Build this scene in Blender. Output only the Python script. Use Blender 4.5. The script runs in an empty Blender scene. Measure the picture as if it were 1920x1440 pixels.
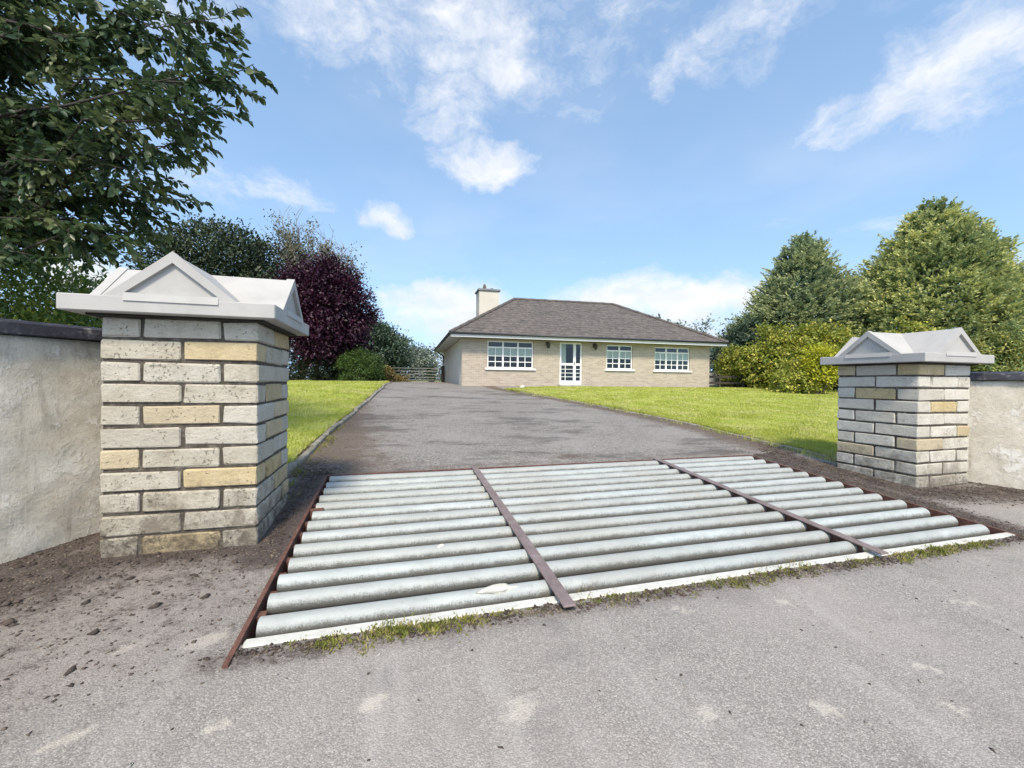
import bpy, bmesh, math, random
import numpy as np
from mathutils import Matrix, Vector

R = math.radians
rng = np.random.default_rng(11)
random.seed(11)
scene = bpy.context.scene
COL = scene.collection

# ------------------------------------------------------------------ camera
cam_data = bpy.data.cameras.new('camera')
cam_data.sensor_width = 36.0
cam_data.lens = 780.0 / 1920.0 * 36.0
cam_data.clip_start = 0.05
cam_data.clip_end = 3000.0
cam = bpy.data.objects.new('camera', cam_data)
COL.objects.link(cam)
CM = Matrix(((0.96174681, -0.00806908, -0.27382104, 0.0),
             (-0.27372697, 0.01109704, -0.96174342, 0.0),
             (0.01079898, 0.99990587, 0.00846382, 1.4),
             (0, 0, 0, 1)))
cam.matrix_world = CM
scene.camera = cam

# ------------------------------------------------------------------ light
SUN_ELEV, SUN_AZ = R(50), R(196)          # azimuth measured from +Y towards +X
EXPOSURE = 1.12
sun_data = bpy.data.lights.new('sun', 'SUN')
sun_data.energy = 2.2
sun_data.angle = R(10)
sun_data.color = (1.0, 0.88, 0.70)
sun = bpy.data.objects.new('sun', sun_data)
COL.objects.link(sun)
to_sun = Vector((math.sin(SUN_AZ) * math.cos(SUN_ELEV), math.cos(SUN_AZ) * math.cos(SUN_ELEV), math.sin(SUN_ELEV)))
sun.rotation_euler = to_sun.to_track_quat('Z', 'Y').to_euler()
scene.view_settings.view_transform = 'Standard'
scene.view_settings.look = 'None'
scene.view_settings.gamma = 1.0
scene.view_settings.exposure = EXPOSURE
scene.view_settings.use_curve_mapping = False
scene.render.engine = 'CYCLES'
scene.cycles.use_denoising = True
scene.cycles.max_bounces = 6
scene.cycles.transparent_max_bounces = 12


# ------------------------------------------------------------------ node helpers
class T:
    def __init__(self, tree):
        self.t = tree
        tree.nodes.clear()

    def n(self, typ, ins=None, **props):
        nd = self.t.nodes.new(typ)
        for k, v in props.items():
            setattr(nd, k, v)
        for k, v in (ins or {}).items():
            self.set(nd.inputs[k], v)
        return nd

    def set(self, sock, v):
        if isinstance(v, bpy.types.NodeSocket):
            self.t.links.new(v, sock)
        elif isinstance(v, bpy.types.Node):
            self.t.links.new(v.outputs[0], sock)
        else:
            sock.default_value = v

    def m(self, op, a, b=None, c=None, clamp=False):
        ins = {0: a}
        if b is not None: ins[1] = b
        if c is not None: ins[2] = c
        return self.n('ShaderNodeMath', ins, operation=op, use_clamp=clamp).outputs[0]

    def vm(self, op, a, b=None):
        ins = {0: a}
        if b is not None: ins[1] = b
        nd = self.n('ShaderNodeVectorMath', ins, operation=op)
        return nd.outputs['Value'] if op in ('DOT_PRODUCT', 'LENGTH') else nd.outputs[0]

    def noise(self, vec, scale, detail=4, rough=0.55, color=False):
        nd = self.n('ShaderNodeTexNoise', {'Scale': scale, 'Detail': detail, 'Roughness': rough})
        if vec is not None: self.set(nd.inputs['Vector'], vec)
        return nd.outputs['Color' if color else 0]

    def voro(self, vec, scale, out='Distance', feature='F1'):
        nd = self.n('ShaderNodeTexVoronoi', {'Scale': scale}, feature=feature)
        if vec is not None: self.set(nd.inputs['Vector'], vec)
        return nd.outputs[out]

    def ramp(self, fac, stops, interp='LINEAR'):
        nd = self.n('ShaderNodeValToRGB')
        nd.color_ramp.interpolation = interp
        els = nd.color_ramp.elements
        while len(els) < len(stops): els.new(0.5)
        for e, (p, c) in zip(els, stops):
            e.position = p
            e.color = (c, c, c, 1) if isinstance(c, (int, float)) else (*c, 1)
        self.set(nd.inputs[0], fac)
        return nd.outputs[0]

    def mix(self, fac, a, b, blend='MIX'):
        nd = self.n('ShaderNodeMix', data_type='RGBA', blend_type=blend)
        self.set(nd.inputs[0], fac)
        for s, v in ((nd.inputs[6], a), (nd.inputs[7], b)):
            self.set(s, (*v, 1) if isinstance(v, tuple) and len(v) == 3 else v)
        return nd.outputs[2]

    def step(self, x, lo, hi):
        return self.n('ShaderNodeMapRange', {0: x, 1: lo, 2: hi, 3: 0.0, 4: 1.0}, interpolation_type='SMOOTHSTEP').outputs[0]

    def bump(self, h, strength, dist=0.01, normal=None):
        ins = {'Height': h, 'Strength': strength, 'Distance': dist}
        if normal is not None: ins['Normal'] = normal
        return self.n('ShaderNodeBump', ins).outputs[0]

    def attr(self, name):
        return self.n('ShaderNodeAttribute', attribute_name=name).outputs['Fac']

    def pos(self):
        return self.n('ShaderNodeTexCoord').outputs['Object']

    def wpos(self):
        return self.n('ShaderNodeNewGeometry').outputs['Position']

    def principled(self, color, rough=0.8, normal=None, **kw):
        ins = {'Base Color': (*color, 1) if isinstance(color, tuple) and len(color) == 3 else color, 'Roughness': rough}
        if normal is not None: ins['Normal'] = normal
        b = self.n('ShaderNodeBsdfPrincipled', ins)
        for k, v in kw.items():
            self.set(b.inputs[k.replace('_', ' ')], v)
        return b

    def out(self, sh):
        self.n('ShaderNodeOutputMaterial', {0: sh})


MATS = {}


def material(name):
    def deco(fn):
        m = bpy.data.materials.new(name)
        m.use_nodes = True
        fn(T(m.node_tree))
        MATS[name] = m
        return m
    return deco


# ------------------------------------------------------------------ world: sky with drifting cumulus
world = bpy.data.worlds.new('World')
scene.world = world
world.use_nodes = True
w = T(world.node_tree)
sky = w.n('ShaderNodeTexSky', sky_type='NISHITA', sun_disc=False, sun_elevation=SUN_ELEV, sun_rotation=SUN_AZ,
          air_density=1.0, dust_density=0.6, ozone_density=2.2, altitude=50.0)
dirv = w.n('ShaderNodeTexCoord').outputs['Generated']
# thin the bright band at the horizon: look up the sky a little higher than the true elevation
w.set(sky.inputs[0], w.vm('NORMALIZE', w.vm('ADD', w.vm('MULTIPLY', dirv, (1, 1, 0.85)), (0, 0, 0.25))))
warp = w.vm('SUBTRACT', w.noise(dirv, 7.0, 5, 0.6, True), (0.5, 0.5, 0.5))
warp = w.vm('MULTIPLY', warp, (0.10, 0.10, 0.10))
dv = w.vm('ADD', dirv, warp)
CLOUDS = [
    ((0.0, 0.765, 0.645), 0.30, 0.080, 0.72), ((-0.10, 0.72, 0.69), 0.25, 0.09, 0.72), ((0.30, 0.68, 0.67), 0.20, 0.05, 0.45), ((0.203, 0.774, 0.6), 0.097, 0.031, 0.72), ((0.109, 0.828, 0.55), 0.063, 0.048, 0.66),
    ((0.124, 0.852, 0.509), 0.049, 0.028, 0.55), ((0.183, 0.868, 0.461), 0.084, 0.033, 0.9), ((-0.023, 0.94, 0.339), 0.044, 0.019, 0.75),
    ((-0.215, 0.903, 0.371), 0.065, 0.025, 0.75), ((-0.317, 0.877, 0.36), 0.061, 0.029, 0.6), ((0.743, 0.49, 0.456), 0.091, 0.031, 0.8),
    ((0.785, 0.413, 0.462), 0.09, 0.055, 0.85), ((0.809, 0.364, 0.461), 0.06, 0.045, 0.8), ((0.552, 0.591, 0.589), 0.08, 0.045, 0.5),
    ((0.485, 0.673, 0.558), 0.024, 0.033, 0.4), ((0.134, 0.978, 0.150), 0.115, 0.056, 1.1), ((0.025, 0.986, 0.163), 0.041, 0.017, 0.7),
    ((0.513, 0.837, 0.180), 0.155, 0.043, 1.1), ((0.656, 0.736, 0.165), 0.115, 0.043, 1.1), ((0.42, 0.892, 0.168), 0.098, 0.034, 1.0),
    ((-0.488, 0.856, 0.172), 0.05, 0.03, 1.3), ((0.903, 0.398, 0.164), 0.036, 0.03, 0.8), ((0.198, 0.977, 0.08), 0.188, 0.057, 0.8),
    ((0.654, 0.748, 0.112), 0.16, 0.04, 0.8), ((-0.30, 0.95, 0.10), 0.2, 0.05, 0.8),
]


def cloud_field(v):
    acc = None
    for c, a, b, s in CLOUDS:
        c = Vector(c).normalized()
        r = c.cross(Vector((0, 0, 1))).normalized()
        u = r.cross(c)
        x = w.vm('DOT_PRODUCT', v, tuple(r / a))
        y = w.vm('DOT_PRODUCT', v, tuple(u / b))
        # the blob lies round its own direction only
        y = w.m('ADD', y, 0.0)
        d = w.m('ADD', w.m('MULTIPLY', x, x), w.m('MULTIPLY', y, y))
        front = w.m('GREATER_THAN', w.vm('DOT_PRODUCT', v, tuple(c)), 0.3)
        k = w.m('MULTIPLY', w.m('MAXIMUM', w.m('MULTIPLY', w.m('SUBTRACT', 1.55, w.m('MULTIPLY', d, 0.55)), s), -1.0), front)
        k = w.m('ADD', k, w.m('SUBTRACT', front, 1.0))
        acc = k if acc is None else w.m('MAXIMUM', acc, k)
    return acc


fine = w.noise(w.vm('MULTIPLY', dv, (1, 1, 1.8)), 8.0, 10, 0.66)
blob = w.m('MAXIMUM', cloud_field(dv), -1.0)
dens = w.m('ADD', blob, w.m('MULTIPLY', w.m('SUBTRACT', fine, 0.53), 3.6))
# the rest of the sky carries the same broken cloud
sep = w.n('ShaderNodeSeparateXYZ', {0: dirv})
zz = w.m('ADD', w.m('MAXIMUM', sep.outputs[2], 0.0), 0.12)
plane = w.n('ShaderNodeCombineXYZ', {0: w.m('DIVIDE', sep.outputs[0], zz), 1: w.m('DIVIDE', sep.outputs[1], zz), 2: 0.0})
gen = w.noise(plane, 1.1, 7, 0.6)
gen = w.m('MULTIPLY', w.step(gen, 0.60, 0.80), 0.8)
mask = w.m('MAXIMUM', w.m('MULTIPLY', w.step(dens, -0.05, 1.8), 0.97), gen)
veil = w.m('MULTIPLY', w.step(w.noise(plane, 0.7, 4, 0.6), 0.40, 0.85), 0.30)
mask = w.m('MAXIMUM', mask, veil, clamp=True)
# grey undersides low down, white tops
shade = w.step(w.noise(w.vm('MULTIPLY', dirv, (1, 1, 2.5)), 9.0, 5, 0.5), 0.35, 0.62)
low = w.m('SUBTRACT', 1.0, w.step(sep.outputs[2], 0.10, 0.16))
ccol = w.mix(w.m('MULTIPLY', low, 0.75), (3.25, 3.27, 3.35), (2.55, 2.7, 2.95))
ccol = w.mix(w.m('MULTIPLY', shade, 0.45), ccol, (2.4, 2.6, 2.95))
skyc = w.mix(1.0, sky.outputs[0], (1.17, 1.14, 1.0), 'MULTIPLY')
final = w.mix(mask, skyc, ccol)
bg = w.n('ShaderNodeBackground', {'Color': final, 'Strength': 0.15})
w.n('ShaderNodeOutputWorld', {0: bg.outputs[0]})


# ------------------------------------------------------------------ mesh helpers
def mesh_np(name, verts, faces, smooth=False):
    verts = np.asarray(verts, np.float32).reshape(-1, 3)
    me = bpy.data.meshes.new(name)
    if isinstance(faces, np.ndarray):
        k = faces.shape[1]
        loops = faces.astype(np.int32).ravel()
        starts = np.arange(0, len(loops), k, dtype=np.int32)
        me.vertices.add(len(verts))
        me.vertices.foreach_set('co', verts.ravel())
        me.loops.add(len(loops))
        me.loops.foreach_set('vertex_index', loops)
        me.polygons.add(len(starts))
        me.polygons.foreach_set('loop_start', starts)
        me.update(calc_edges=True)
        me.validate()
    else:
        me.from_pydata([tuple(map(float, v)) for v in verts], [], [tuple(map(int, f)) for f in faces])
        me.update()
    if smooth:
        me.polygons.foreach_set('use_smooth', np.ones(len(me.polygons), bool))
    return me


def put(name, me, mat=None, parent=None, loc=None, rot=None, **props):
    o = bpy.data.objects.new(name, me)
    COL.objects.link(o)
    if mat and me is not None and not me.materials:
        me.materials.append(MATS[mat])
    if parent: o.parent = parent
    if loc is not None: o.location = loc
    if rot is not None: o.rotation_euler = rot
    for k, v in props.items(): o[k] = v
    return o


def thing(name, label, category, loc=(0, 0, 0), rz=0.0, group=None):
    o = put(name, None, None, None, loc, (0, 0, rz), label=label, category=category)
    o.empty_display_size = 0.2
    if group: o['group'] = group
    return o


class MB:
    """collects simple solids into one mesh"""
    def __init__(s): s.v, s.f = [], []

    def add(s, vs, fs):
        b = len(s.v)
        s.v += [tuple(v) for v in vs]
        s.f += [tuple(i + b for i in f) for f in fs]
        return s

    def box(s, x0, x1, y0, y1, z0, z1):
        return s.add([(x0, y0, z0), (x1, y0, z0), (x1, y1, z0), (x0, y1, z0), (x0, y0, z1), (x1, y0, z1), (x1, y1, z1), (x0, y1, z1)],
                     [(0, 3, 2, 1), (4, 5, 6, 7), (0, 1, 5, 4), (1, 2, 6, 5), (2, 3, 7, 6), (3, 0, 4, 7)])

    def prism(s, poly, axis, a0, a1):
        """extrude a 2-D polygon; axis 'y': poly is (x,z); axis 'x': poly is (y,z); axis 'z': poly is (x,y)"""
        def P(p, a): return {'y': (p[0], a, p[1]), 'x': (a, p[0], p[1]), 'z': (p[0], p[1], a)}[axis]
        k = len(poly)
        vs = [P(p, a0) for p in poly] + [P(p, a1) for p in poly]
        fs = [tuple(range(k)), tuple(range(2 * k - 1, k - 1, -1))] + [(i, (i + 1) % k, k + (i + 1) % k, k + i) for i in range(k)]
        return s.add(vs, fs)

    def tube(s, pts, rad, seg=8, cap=True):
        pts = [Vector(p) for p in pts]
        k = len(pts)
        rad = [rad] * k if isinstance(rad, (int, float)) else rad
        vs = []
        for i, p in enumerate(pts):
            d = (pts[min(i + 1, k - 1)] - pts[max(i - 1, 0)]).normalized()
            a = d.cross(Vector((0, 0, 1)))
            if a.length < 1e-3: a = d.cross(Vector((0, 1, 0)))
            a.normalize()
            b = a.cross(d)
            for j in range(seg):
                t = 2 * math.pi * j / seg
                vs.append(p + (a * math.cos(t) + b * math.sin(t)) * rad[i])
        fs = [(i * seg + j, i * seg + (j + 1) % seg, (i + 1) * seg + (j + 1) % seg, (i + 1) * seg + j) for i in range(k - 1) for j in range(seg)]
        if cap: fs += [tuple(range(seg - 1, -1, -1)), tuple((k - 1) * seg + j for j in range(seg))]
        return s.add(vs, fs)

    def mesh(s, name, bevel=0.0, smooth=False, seg=1):
        me = bpy.data.meshes.new(name)
        me.from_pydata(s.v, [], s.f)
        bm = bmesh.new()
        bm.from_mesh(me)
        bmesh.ops.recalc_face_normals(bm, faces=bm.faces)
        if bevel: bmesh.ops.bevel(bm, geom=bm.edges[:], offset=bevel, segments=seg, affect='EDGES', profile=0.5)
        if smooth:
            for f in bm.faces: f.smooth = True
        bm.to_mesh(me)
        bm.free()
        return me

    def put(s, name, mat, parent=None, bevel=0.0, smooth=False, **kw):
        return put(name, s.mesh(name, bevel, smooth), mat, parent, **kw)


def vnoise(p, scale, seed=0):
    """cheap smooth noise from summed sines, about -1..1"""
    r = np.random.default_rng(seed)
    p = np.asarray(p, float)
    out = np.zeros(len(p))
    for i in range(7):
        d = r.normal(size=p.shape[1])
        d /= np.linalg.norm(d)
        k = scale * (0.7 + 1.1 * r.random())
        out += np.sin(p @ d * k * 2 * np.pi + r.random() * 6.28 + 1.3 * np.sin(p @ np.roll(d, 1) * k * 4 + r.random() * 6))
    return out / 4.0


SL = 0.067758


def gz(y):
    y = np.asarray(y, float)
    yy = np.clip(y, -2.0, 17.0)
    over = np.clip(y - 17.0, 0, None)
    return SL * (yy + 1.5 * (1 - np.exp(-over / 1.5)))


# ------------------------------------------------------------------ materials
def leaf_material(name, dark, light, tip=None, trans=0.25, rough=0.5, nscale=0.8):
    @material(name)
    def _(t):
        g = t.n('ShaderNodeNewGeometry')
        p = g.outputs['Position']
        big = t.noise(p, nscale, 2)
        mid = t.noise(p, nscale * 2.6, 3)
        r = g.outputs['Random Per Island']
        f = t.m('ADD', t.m('MULTIPLY', r, 0.34), t.m('ADD', t.m('MULTIPLY', t.step(big, 0.35, 0.65), 0.33), t.m('MULTIPLY', t.step(mid, 0.36, 0.64), 0.33)))
        c = t.mix(f, dark, light)
        if tip: c = t.mix(t.m('MULTIPLY', t.step(t.m('ADD', mid, t.m('MULTIPLY', r, 0.22)), 0.60, 0.78), 0.85), c, tip)
        b = t.principled(c, rough)
        b.inputs['Specular IOR Level'].default_value = 0.35
        tr = t.n('ShaderNodeBsdfTranslucent', {0: t.mix(0.5, c, tuple(min(1, v * 1.3) for v in light))})
        t.out(t.n('ShaderNodeMixShader', {0: trans, 1: b.outputs[0], 2: tr.outputs[0]}))


leaf_material('cherry_leaf', (0.020, 0.046, 0.022), (0.072, 0.115, 0.048), (0.17, 0.195, 0.085), 0.28, 0.36)
leaf_material('purple_leaf', (0.010, 0.004, 0.011), (0.058, 0.010, 0.034), None, 0.12, 0.5, 0.5)
leaf_material('evergreen_leaf', (0.018, 0.036, 0.018), (0.06, 0.085, 0.045), (0.10, 0.11, 0.06), 0.12)
leaf_material('sparse_leaf', (0.07, 0.075, 0.035), (0.17, 0.16, 0.10), None, 0.15)
leaf_material('round_leaf', (0.03, 0.06, 0.035), (0.085, 0.125, 0.075), None, 0.15)
leaf_material('cypress_leaf', (0.10, 0.16, 0.07), (0.34, 0.37, 0.11), (0.52, 0.46, 0.13), 0.25, 0.6, 0.45)
leaf_material('cypress_blue_leaf', (0.09, 0.15, 0.10), (0.24, 0.30, 0.15), (0.36, 0.34, 0.14), 0.22, 0.6, 0.45)
leaf_material('golden_leaf', (0.085, 0.135, 0.022), (0.38, 0.41, 0.065), (0.55, 0.47, 0.10), 0.25, 0.5, 1.1)
leaf_material('yellow_leaf', (0.20, 0.25, 0.025), (0.60, 0.56, 0.045), None, 0.25, 0.5, 0.9)
leaf_material('hedge_leaf', (0.04, 0.10, 0.022), (0.19, 0.27, 0.05), (0.38, 0.36, 0.06), 0.3, 0.5, 1.8)
leaf_material('bush_leaf', (0.022, 0.05, 0.012), (0.09, 0.15, 0.03), None, 0.2)
leaf_material('dark_leaf', (0.012, 0.022, 0.010), (0.04, 0.055, 0.022), None, 0.1)
leaf_material('pale_leaf', (0.10, 0.13, 0.10), (0.22, 0.25, 0.19), None, 0.2)
leaf_material('rust_leaf', (0.12, 0.09, 0.03), (0.26, 0.20, 0.07), None, 0.2)
leaf_material('grass_blade', (0.33, 0.37, 0.055), (0.47, 0.50, 0.115), (0.57, 0.53, 0.24), 0.35, 0.6, 0.6)
leaf_material('moss_leaf', (0.08, 0.10, 0.02), (0.26, 0.27, 0.05), (0.34, 0.28, 0.13), 0.2, 0.8, 6.0)
leaf_material('debris', (0.035, 0.026, 0.021), (0.115, 0.085, 0.068), (0.20, 0.16, 0.125), 0.02, 0.9, 4.0)


@material('bark')
def _(t):
    p = t.pos()
    c = t.ramp(t.noise(t.vm('MULTIPLY', p, (6, 6, 1.2)), 3.0, 6), [(0.3, (0.045, 0.036, 0.028)), (0.7, (0.16, 0.13, 0.10))])
    t.out(t.principled(c, 0.9, t.bump(t.noise(p, 18, 5), 0.6, 0.02)))


@material('dark_bark')
def _(t):
    c = t.ramp(t.noise(t.pos(), 6.0, 4), [(0.3, (0.022, 0.018, 0.015)), (0.7, (0.06, 0.05, 0.042))])
    t.out(t.principled(c, 0.9))


@material('twig')
def _(t):
    c = t.ramp(t.noise(t.pos(), 2.0, 3), [(0.3, (0.13, 0.115, 0.09)), (0.7, (0.26, 0.23, 0.18))])
    t.out(t.principled(c, 0.9))


@material('asphalt')
def _(t):
    p = t.wpos()
    dirt, pale = t.attr('dirt'), t.attr('pale')  # dirt: soil stain plus the tree's painted shade
    chips = t.voro(p, 150.0, 'Color')
    chip = t.n('ShaderNodeSeparateColor', {0: chips}).outputs[0]
    d = t.voro(p, 150.0)
    c = t.ramp(chip, [(0.0, (0.185, 0.17, 0.153)), (0.35, (0.255, 0.237, 0.216)), (0.75, (0.31, 0.288, 0.263)), (1.0, (0.41, 0.383, 0.35))])
    c = t.mix(t.m('MULTIPLY', t.step(d, 0.42, 0.75), 0.6), c, (0.15, 0.14, 0.13))
    # worn wheel polish, pinkish and cooler areas
    b = t.noise(p, 0.9, 6, 0.6)
    c = t.mix(t.m('MULTIPLY', t.step(b, 0.35, 0.68), 0.42), c, (0.33, 0.29, 0.268))
    c = t.mix(t.m('MULTIPLY', t.step(t.noise(p, 2.7, 6, 0.7), 0.50, 0.72), 0.42), c, (0.135, 0.126, 0.12))
    c = t.mix(t.m('MULTIPLY', t.step(t.noise(t.vm('ADD', p, (7, 3, 0)), 6.0, 6, 0.7), 0.56, 0.75), 0.30), c, (0.36, 0.335, 0.31))
    c = t.mix(t.m('MULTIPLY', t.step(t.noise(t.vm('MULTIPLY', t.vm('ADD', p, (2, 5, 0)), (2.2, 0.35, 1)), 2.2, 6, 0.65), 0.5, 0.68), 0.28), c, (0.40, 0.375, 0.35))
    pm = t.m('MULTIPLY', t.step(t.m('ADD', pale, t.m('MULTIPLY', t.m('SUBTRACT', t.noise(p, 26, 8, 0.8), 0.5), 2.6)), 0.45, 1.0), 0.55)
    c = t.mix(pm, c, (0.50, 0.455, 0.39))
    c = t.mix(t.m('MULTIPLY', t.step(dirt, 0.0, 0.75), 0.72), c, (0.115, 0.092, 0.083))  # soft brown: soil stain, plus the tree's shade painted in at the left
    dn = t.m('ADD', t.m('MULTIPLY', t.m('SUBTRACT', t.noise(p, 7, 8, 0.72), 0.5), 1.5), t.m('MULTIPLY', t.m('SUBTRACT', t.noise(p, 45, 4, 0.7), 0.5), 1.1))
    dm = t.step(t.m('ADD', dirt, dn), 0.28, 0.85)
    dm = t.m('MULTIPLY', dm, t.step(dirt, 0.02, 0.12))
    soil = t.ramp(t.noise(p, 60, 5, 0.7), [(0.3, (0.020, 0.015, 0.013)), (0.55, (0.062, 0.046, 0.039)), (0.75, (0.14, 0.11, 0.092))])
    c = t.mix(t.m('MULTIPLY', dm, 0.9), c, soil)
    h = t.m('ADD', t.m('MULTIPLY', d, -0.6), t.m('MULTIPLY', t.noise(p, 40, 5, 0.7), t.m('ADD', 0.5, t.m('MULTIPLY', dm, 2.0))))
    t.out(t.principled(c, 0.88, t.bump(h, 0.75, 0.006)))


@material('driveway_asphalt')
def _(t):
    p = t.wpos()
    dirt = t.attr('dirt')
    chip = t.n('ShaderNodeSeparateColor', {0: t.voro(p, 60.0, 'Color')}).outputs[0]
    c = t.ramp(chip, [(0.0, (0.105, 0.095, 0.086)), (0.5, (0.195, 0.179, 0.163)), (1.0, (0.30, 0.279, 0.255))])
    c = t.mix(t.m('MULTIPLY', t.step(t.noise(p, 0.8, 6, 0.65), 0.40, 0.66), 0.5), c, (0.27, 0.25, 0.235))
    c = t.mix(t.m('MULTIPLY', t.step(t.noise(t.vm('MULTIPLY', p, (0.45, 1, 1)), 1.3, 7, 0.72), 0.49, 0.63), 0.75), c, (0.066, 0.057, 0.051))
    dn = t.m('ADD', t.m('MULTIPLY', t.m('SUBTRACT', t.noise(p, 5, 8, 0.75), 0.5), 1.7), t.m('MULTIPLY', t.m('SUBTRACT', t.noise(p, 35, 4, 0.7), 0.5), 1.0))
    dm = t.m('MULTIPLY', t.step(t.m('ADD', dirt, dn), 0.28, 0.85), t.step(dirt, 0.02, 0.15))
    soil = t.ramp(t.noise(p, 40, 5, 0.7), [(0.3, (0.045, 0.032, 0.024)), (0.55, (0.115, 0.082, 0.06)), (0.75, (0.20, 0.15, 0.11))])
    c = t.mix(t.m('MULTIPLY', dm, 0.88), c, soil)
    c = t.mix(t.m('MULTIPLY', t.m('MULTIPLY', t.step(dirt, 0.25, 0.9), t.step(t.noise(p, 9, 6, 0.75), 0.52, 0.66)), 0.55), c, (0.13, 0.12, 0.03))
    t.out(t.principled(c, 0.9, t.bump(t.noise(p, 50, 6, 0.75), 0.7, 0.01)))


@material('lawn_soil')
def _(t):
    p = t.wpos()
    st = t.m('SINE', t.m('MULTIPLY', t.vm('DOT_PRODUCT', p, (0.5, 0.86, 0)), 7.0))
    c = t.ramp(t.noise(p, 14, 6, 0.7), [(0.3, (0.24, 0.29, 0.035)), (0.55, (0.38, 0.43, 0.075)), (0.8, (0.48, 0.50, 0.14))])
    c = t.mix(t.m('MULTIPLY', t.step(st, -0.6, 0.8), 0.12), c, (0.30, 0.34, 0.05))
    c = t.mix(t.m('MULTIPLY', t.step(t.noise(p, 0.6, 5, 0.6), 0.45, 0.7), 0.4), c, (0.29, 0.31, 0.06))
    t.out(t.principled(c, 0.95, t.bump(t.noise(p, 30, 6, 0.8), 0.9, 0.03)))


@material('field_grass')
def _(t):
    p = t.wpos()
    c = t.ramp(t.noise(p, 0.15, 8, 0.65), [(0.3, (0.10, 0.12, 0.03)), (0.7, (0.24, 0.24, 0.09))])
    t.out(t.principled(c, 0.95, t.bump(t.noise(p, 6, 6, 0.8), 0.8, 0.05)))


@material('soil')
def _(t):
    p = t.wpos()
    c = t.ramp(t.noise(p, 30, 6, 0.7), [(0.3, (0.035, 0.026, 0.02)), (0.6, (0.10, 0.075, 0.06)), (0.8, (0.2, 0.16, 0.13))])
    t.out(t.principled(c, 0.95, t.bump(t.noise(p, 45, 6, 0.8), 1.0, 0.02)))


def brick_material(name, stops, grime=1.0):
    @material(name)
    def _(t):
        info = t.n('ShaderNodeObjectInfo')
        rnd = info.outputs['Random']
        off = t.vm('ADD', t.pos(), t.n('ShaderNodeCombineXYZ', {0: t.m('MULTIPLY', rnd, 37.0), 1: t.m('MULTIPLY', rnd, 91.0), 2: 0.0}))
        n1 = t.noise(off, 8.0, 7, 0.7)
        c = t.ramp(n1, [(0.25, stops[0]), (0.5, stops[1]), (0.75, stops[2])])
        c = t.mix(t.m('MULTIPLY', t.step(rnd, 0.0, 1.0), 0.28), c, (0.62, 0.60, 0.55))
        c = t.mix(t.m('MULTIPLY', t.step(t.m('FRACT', t.m('MULTIPLY', rnd, 7.31)), 0.55, 1.0), 0.30), c, (0.36, 0.31, 0.235))
        # pits of uneven size, more of them on some bricks than on others
        pn = t.noise(off, 55, 3, 0.6)
        much = t.m('ADD', 0.60, t.m('MULTIPLY', t.m('FRACT', t.m('MULTIPLY', rnd, 3.77)), 0.10))
        pit = t.step(t.m('SUBTRACT', t.m('ADD', pn, t.m('MULTIPLY', t.m('SUBTRACT', t.noise(off, 7, 3), 0.5), 0.35)), much), 0.0, 0.06)
        c = t.mix(t.m('MULTIPLY', pit, 0.62), c, (0.13, 0.11, 0.085))
        z = t.n('ShaderNodeSeparateXYZ', {0: t.wpos()}).outputs[2]
        g = t.m('ADD', t.m('SUBTRACT', 1.0, t.step(z, 0.2, 1.2)), t.m('MULTIPLY', t.m('SUBTRACT', t.noise(t.wpos(), 6.5, 8, 0.75), 0.5), 2.4))
        c = t.mix(t.m('MULTIPLY', t.step(g, 0.5, 1.2), 0.74 * grime), c, (0.125, 0.098, 0.068))
        g2 = t.m('ADD', t.m('SUBTRACT', 0.75, t.step(z, 0.2, 0.8)), t.m('MULTIPLY', t.m('SUBTRACT', t.noise(t.wpos(), 17, 8, 0.8), 0.5), 2.6))
        c = t.mix(t.m('MULTIPLY', t.step(g2, 0.5, 0.95), 0.7 * grime), c, (0.05, 0.038, 0.028))
        c = t.mix(t.m('MULTIPLY', t.step(t.noise(off, 110, 4, 0.8), 0.50, 0.70), 0.35), c, (0.22, 0.19, 0.15))
        h = t.m('SUBTRACT', t.m('ADD', t.noise(off, 34, 6, 0.8), t.m('MULTIPLY', n1, 1.2)), t.m('MULTIPLY', pit, 0.8))
        t.out(t.principled(c, 0.92, t.bump(h, 0.9, 0.014)))


brick_material('pale_brick', [(0.34, 0.30, 0.225), (0.47, 0.43, 0.345), (0.56, 0.525, 0.44)])
brick_material('gold_brick', [(0.38, 0.28, 0.135), (0.51, 0.395, 0.205), (0.58, 0.475, 0.28)])
brick_material('white_brick', [(0.43, 0.395, 0.325), (0.56, 0.53, 0.455), (0.64, 0.615, 0.55)], 0.75)


@material('mortar')
def _(t):
    p = t.wpos()
    c = t.ramp(t.noise(p, 14, 6, 0.7), [(0.3, (0.035, 0.03, 0.024)), (0.52, (0.085, 0.072, 0.057)), (0.78, (0.26, 0.23, 0.185))])
    t.out(t.principled(c, 0.95, t.bump(t.noise(p, 70, 5, 0.8), 0.9, 0.01)))


@material('cap_paint')
def _(t):
    p = t.wpos()
    c = t.ramp(t.noise(p, 3.5, 7, 0.65), [(0.3, (0.345, 0.335, 0.32)), (0.6, (0.405, 0.395, 0.378))])
    c = t.mix(t.m('MULTIPLY', t.step(t.noise(t.vm('MULTIPLY', p, (3, 3, 0.8)), 5, 7, 0.75), 0.58, 0.75), 0.25), c, (0.34, 0.32, 0.285))
    c = t.mix(t.m('MULTIPLY', t.step(t.noise(p, 48, 5, 0.8), 0.60, 0.72), 0.3), c, (0.28, 0.265, 0.225))
    t.out(t.principled(c, 0.8, t.bump(t.noise(p, 90, 5, 0.7), 0.25, 0.004)))


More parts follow.
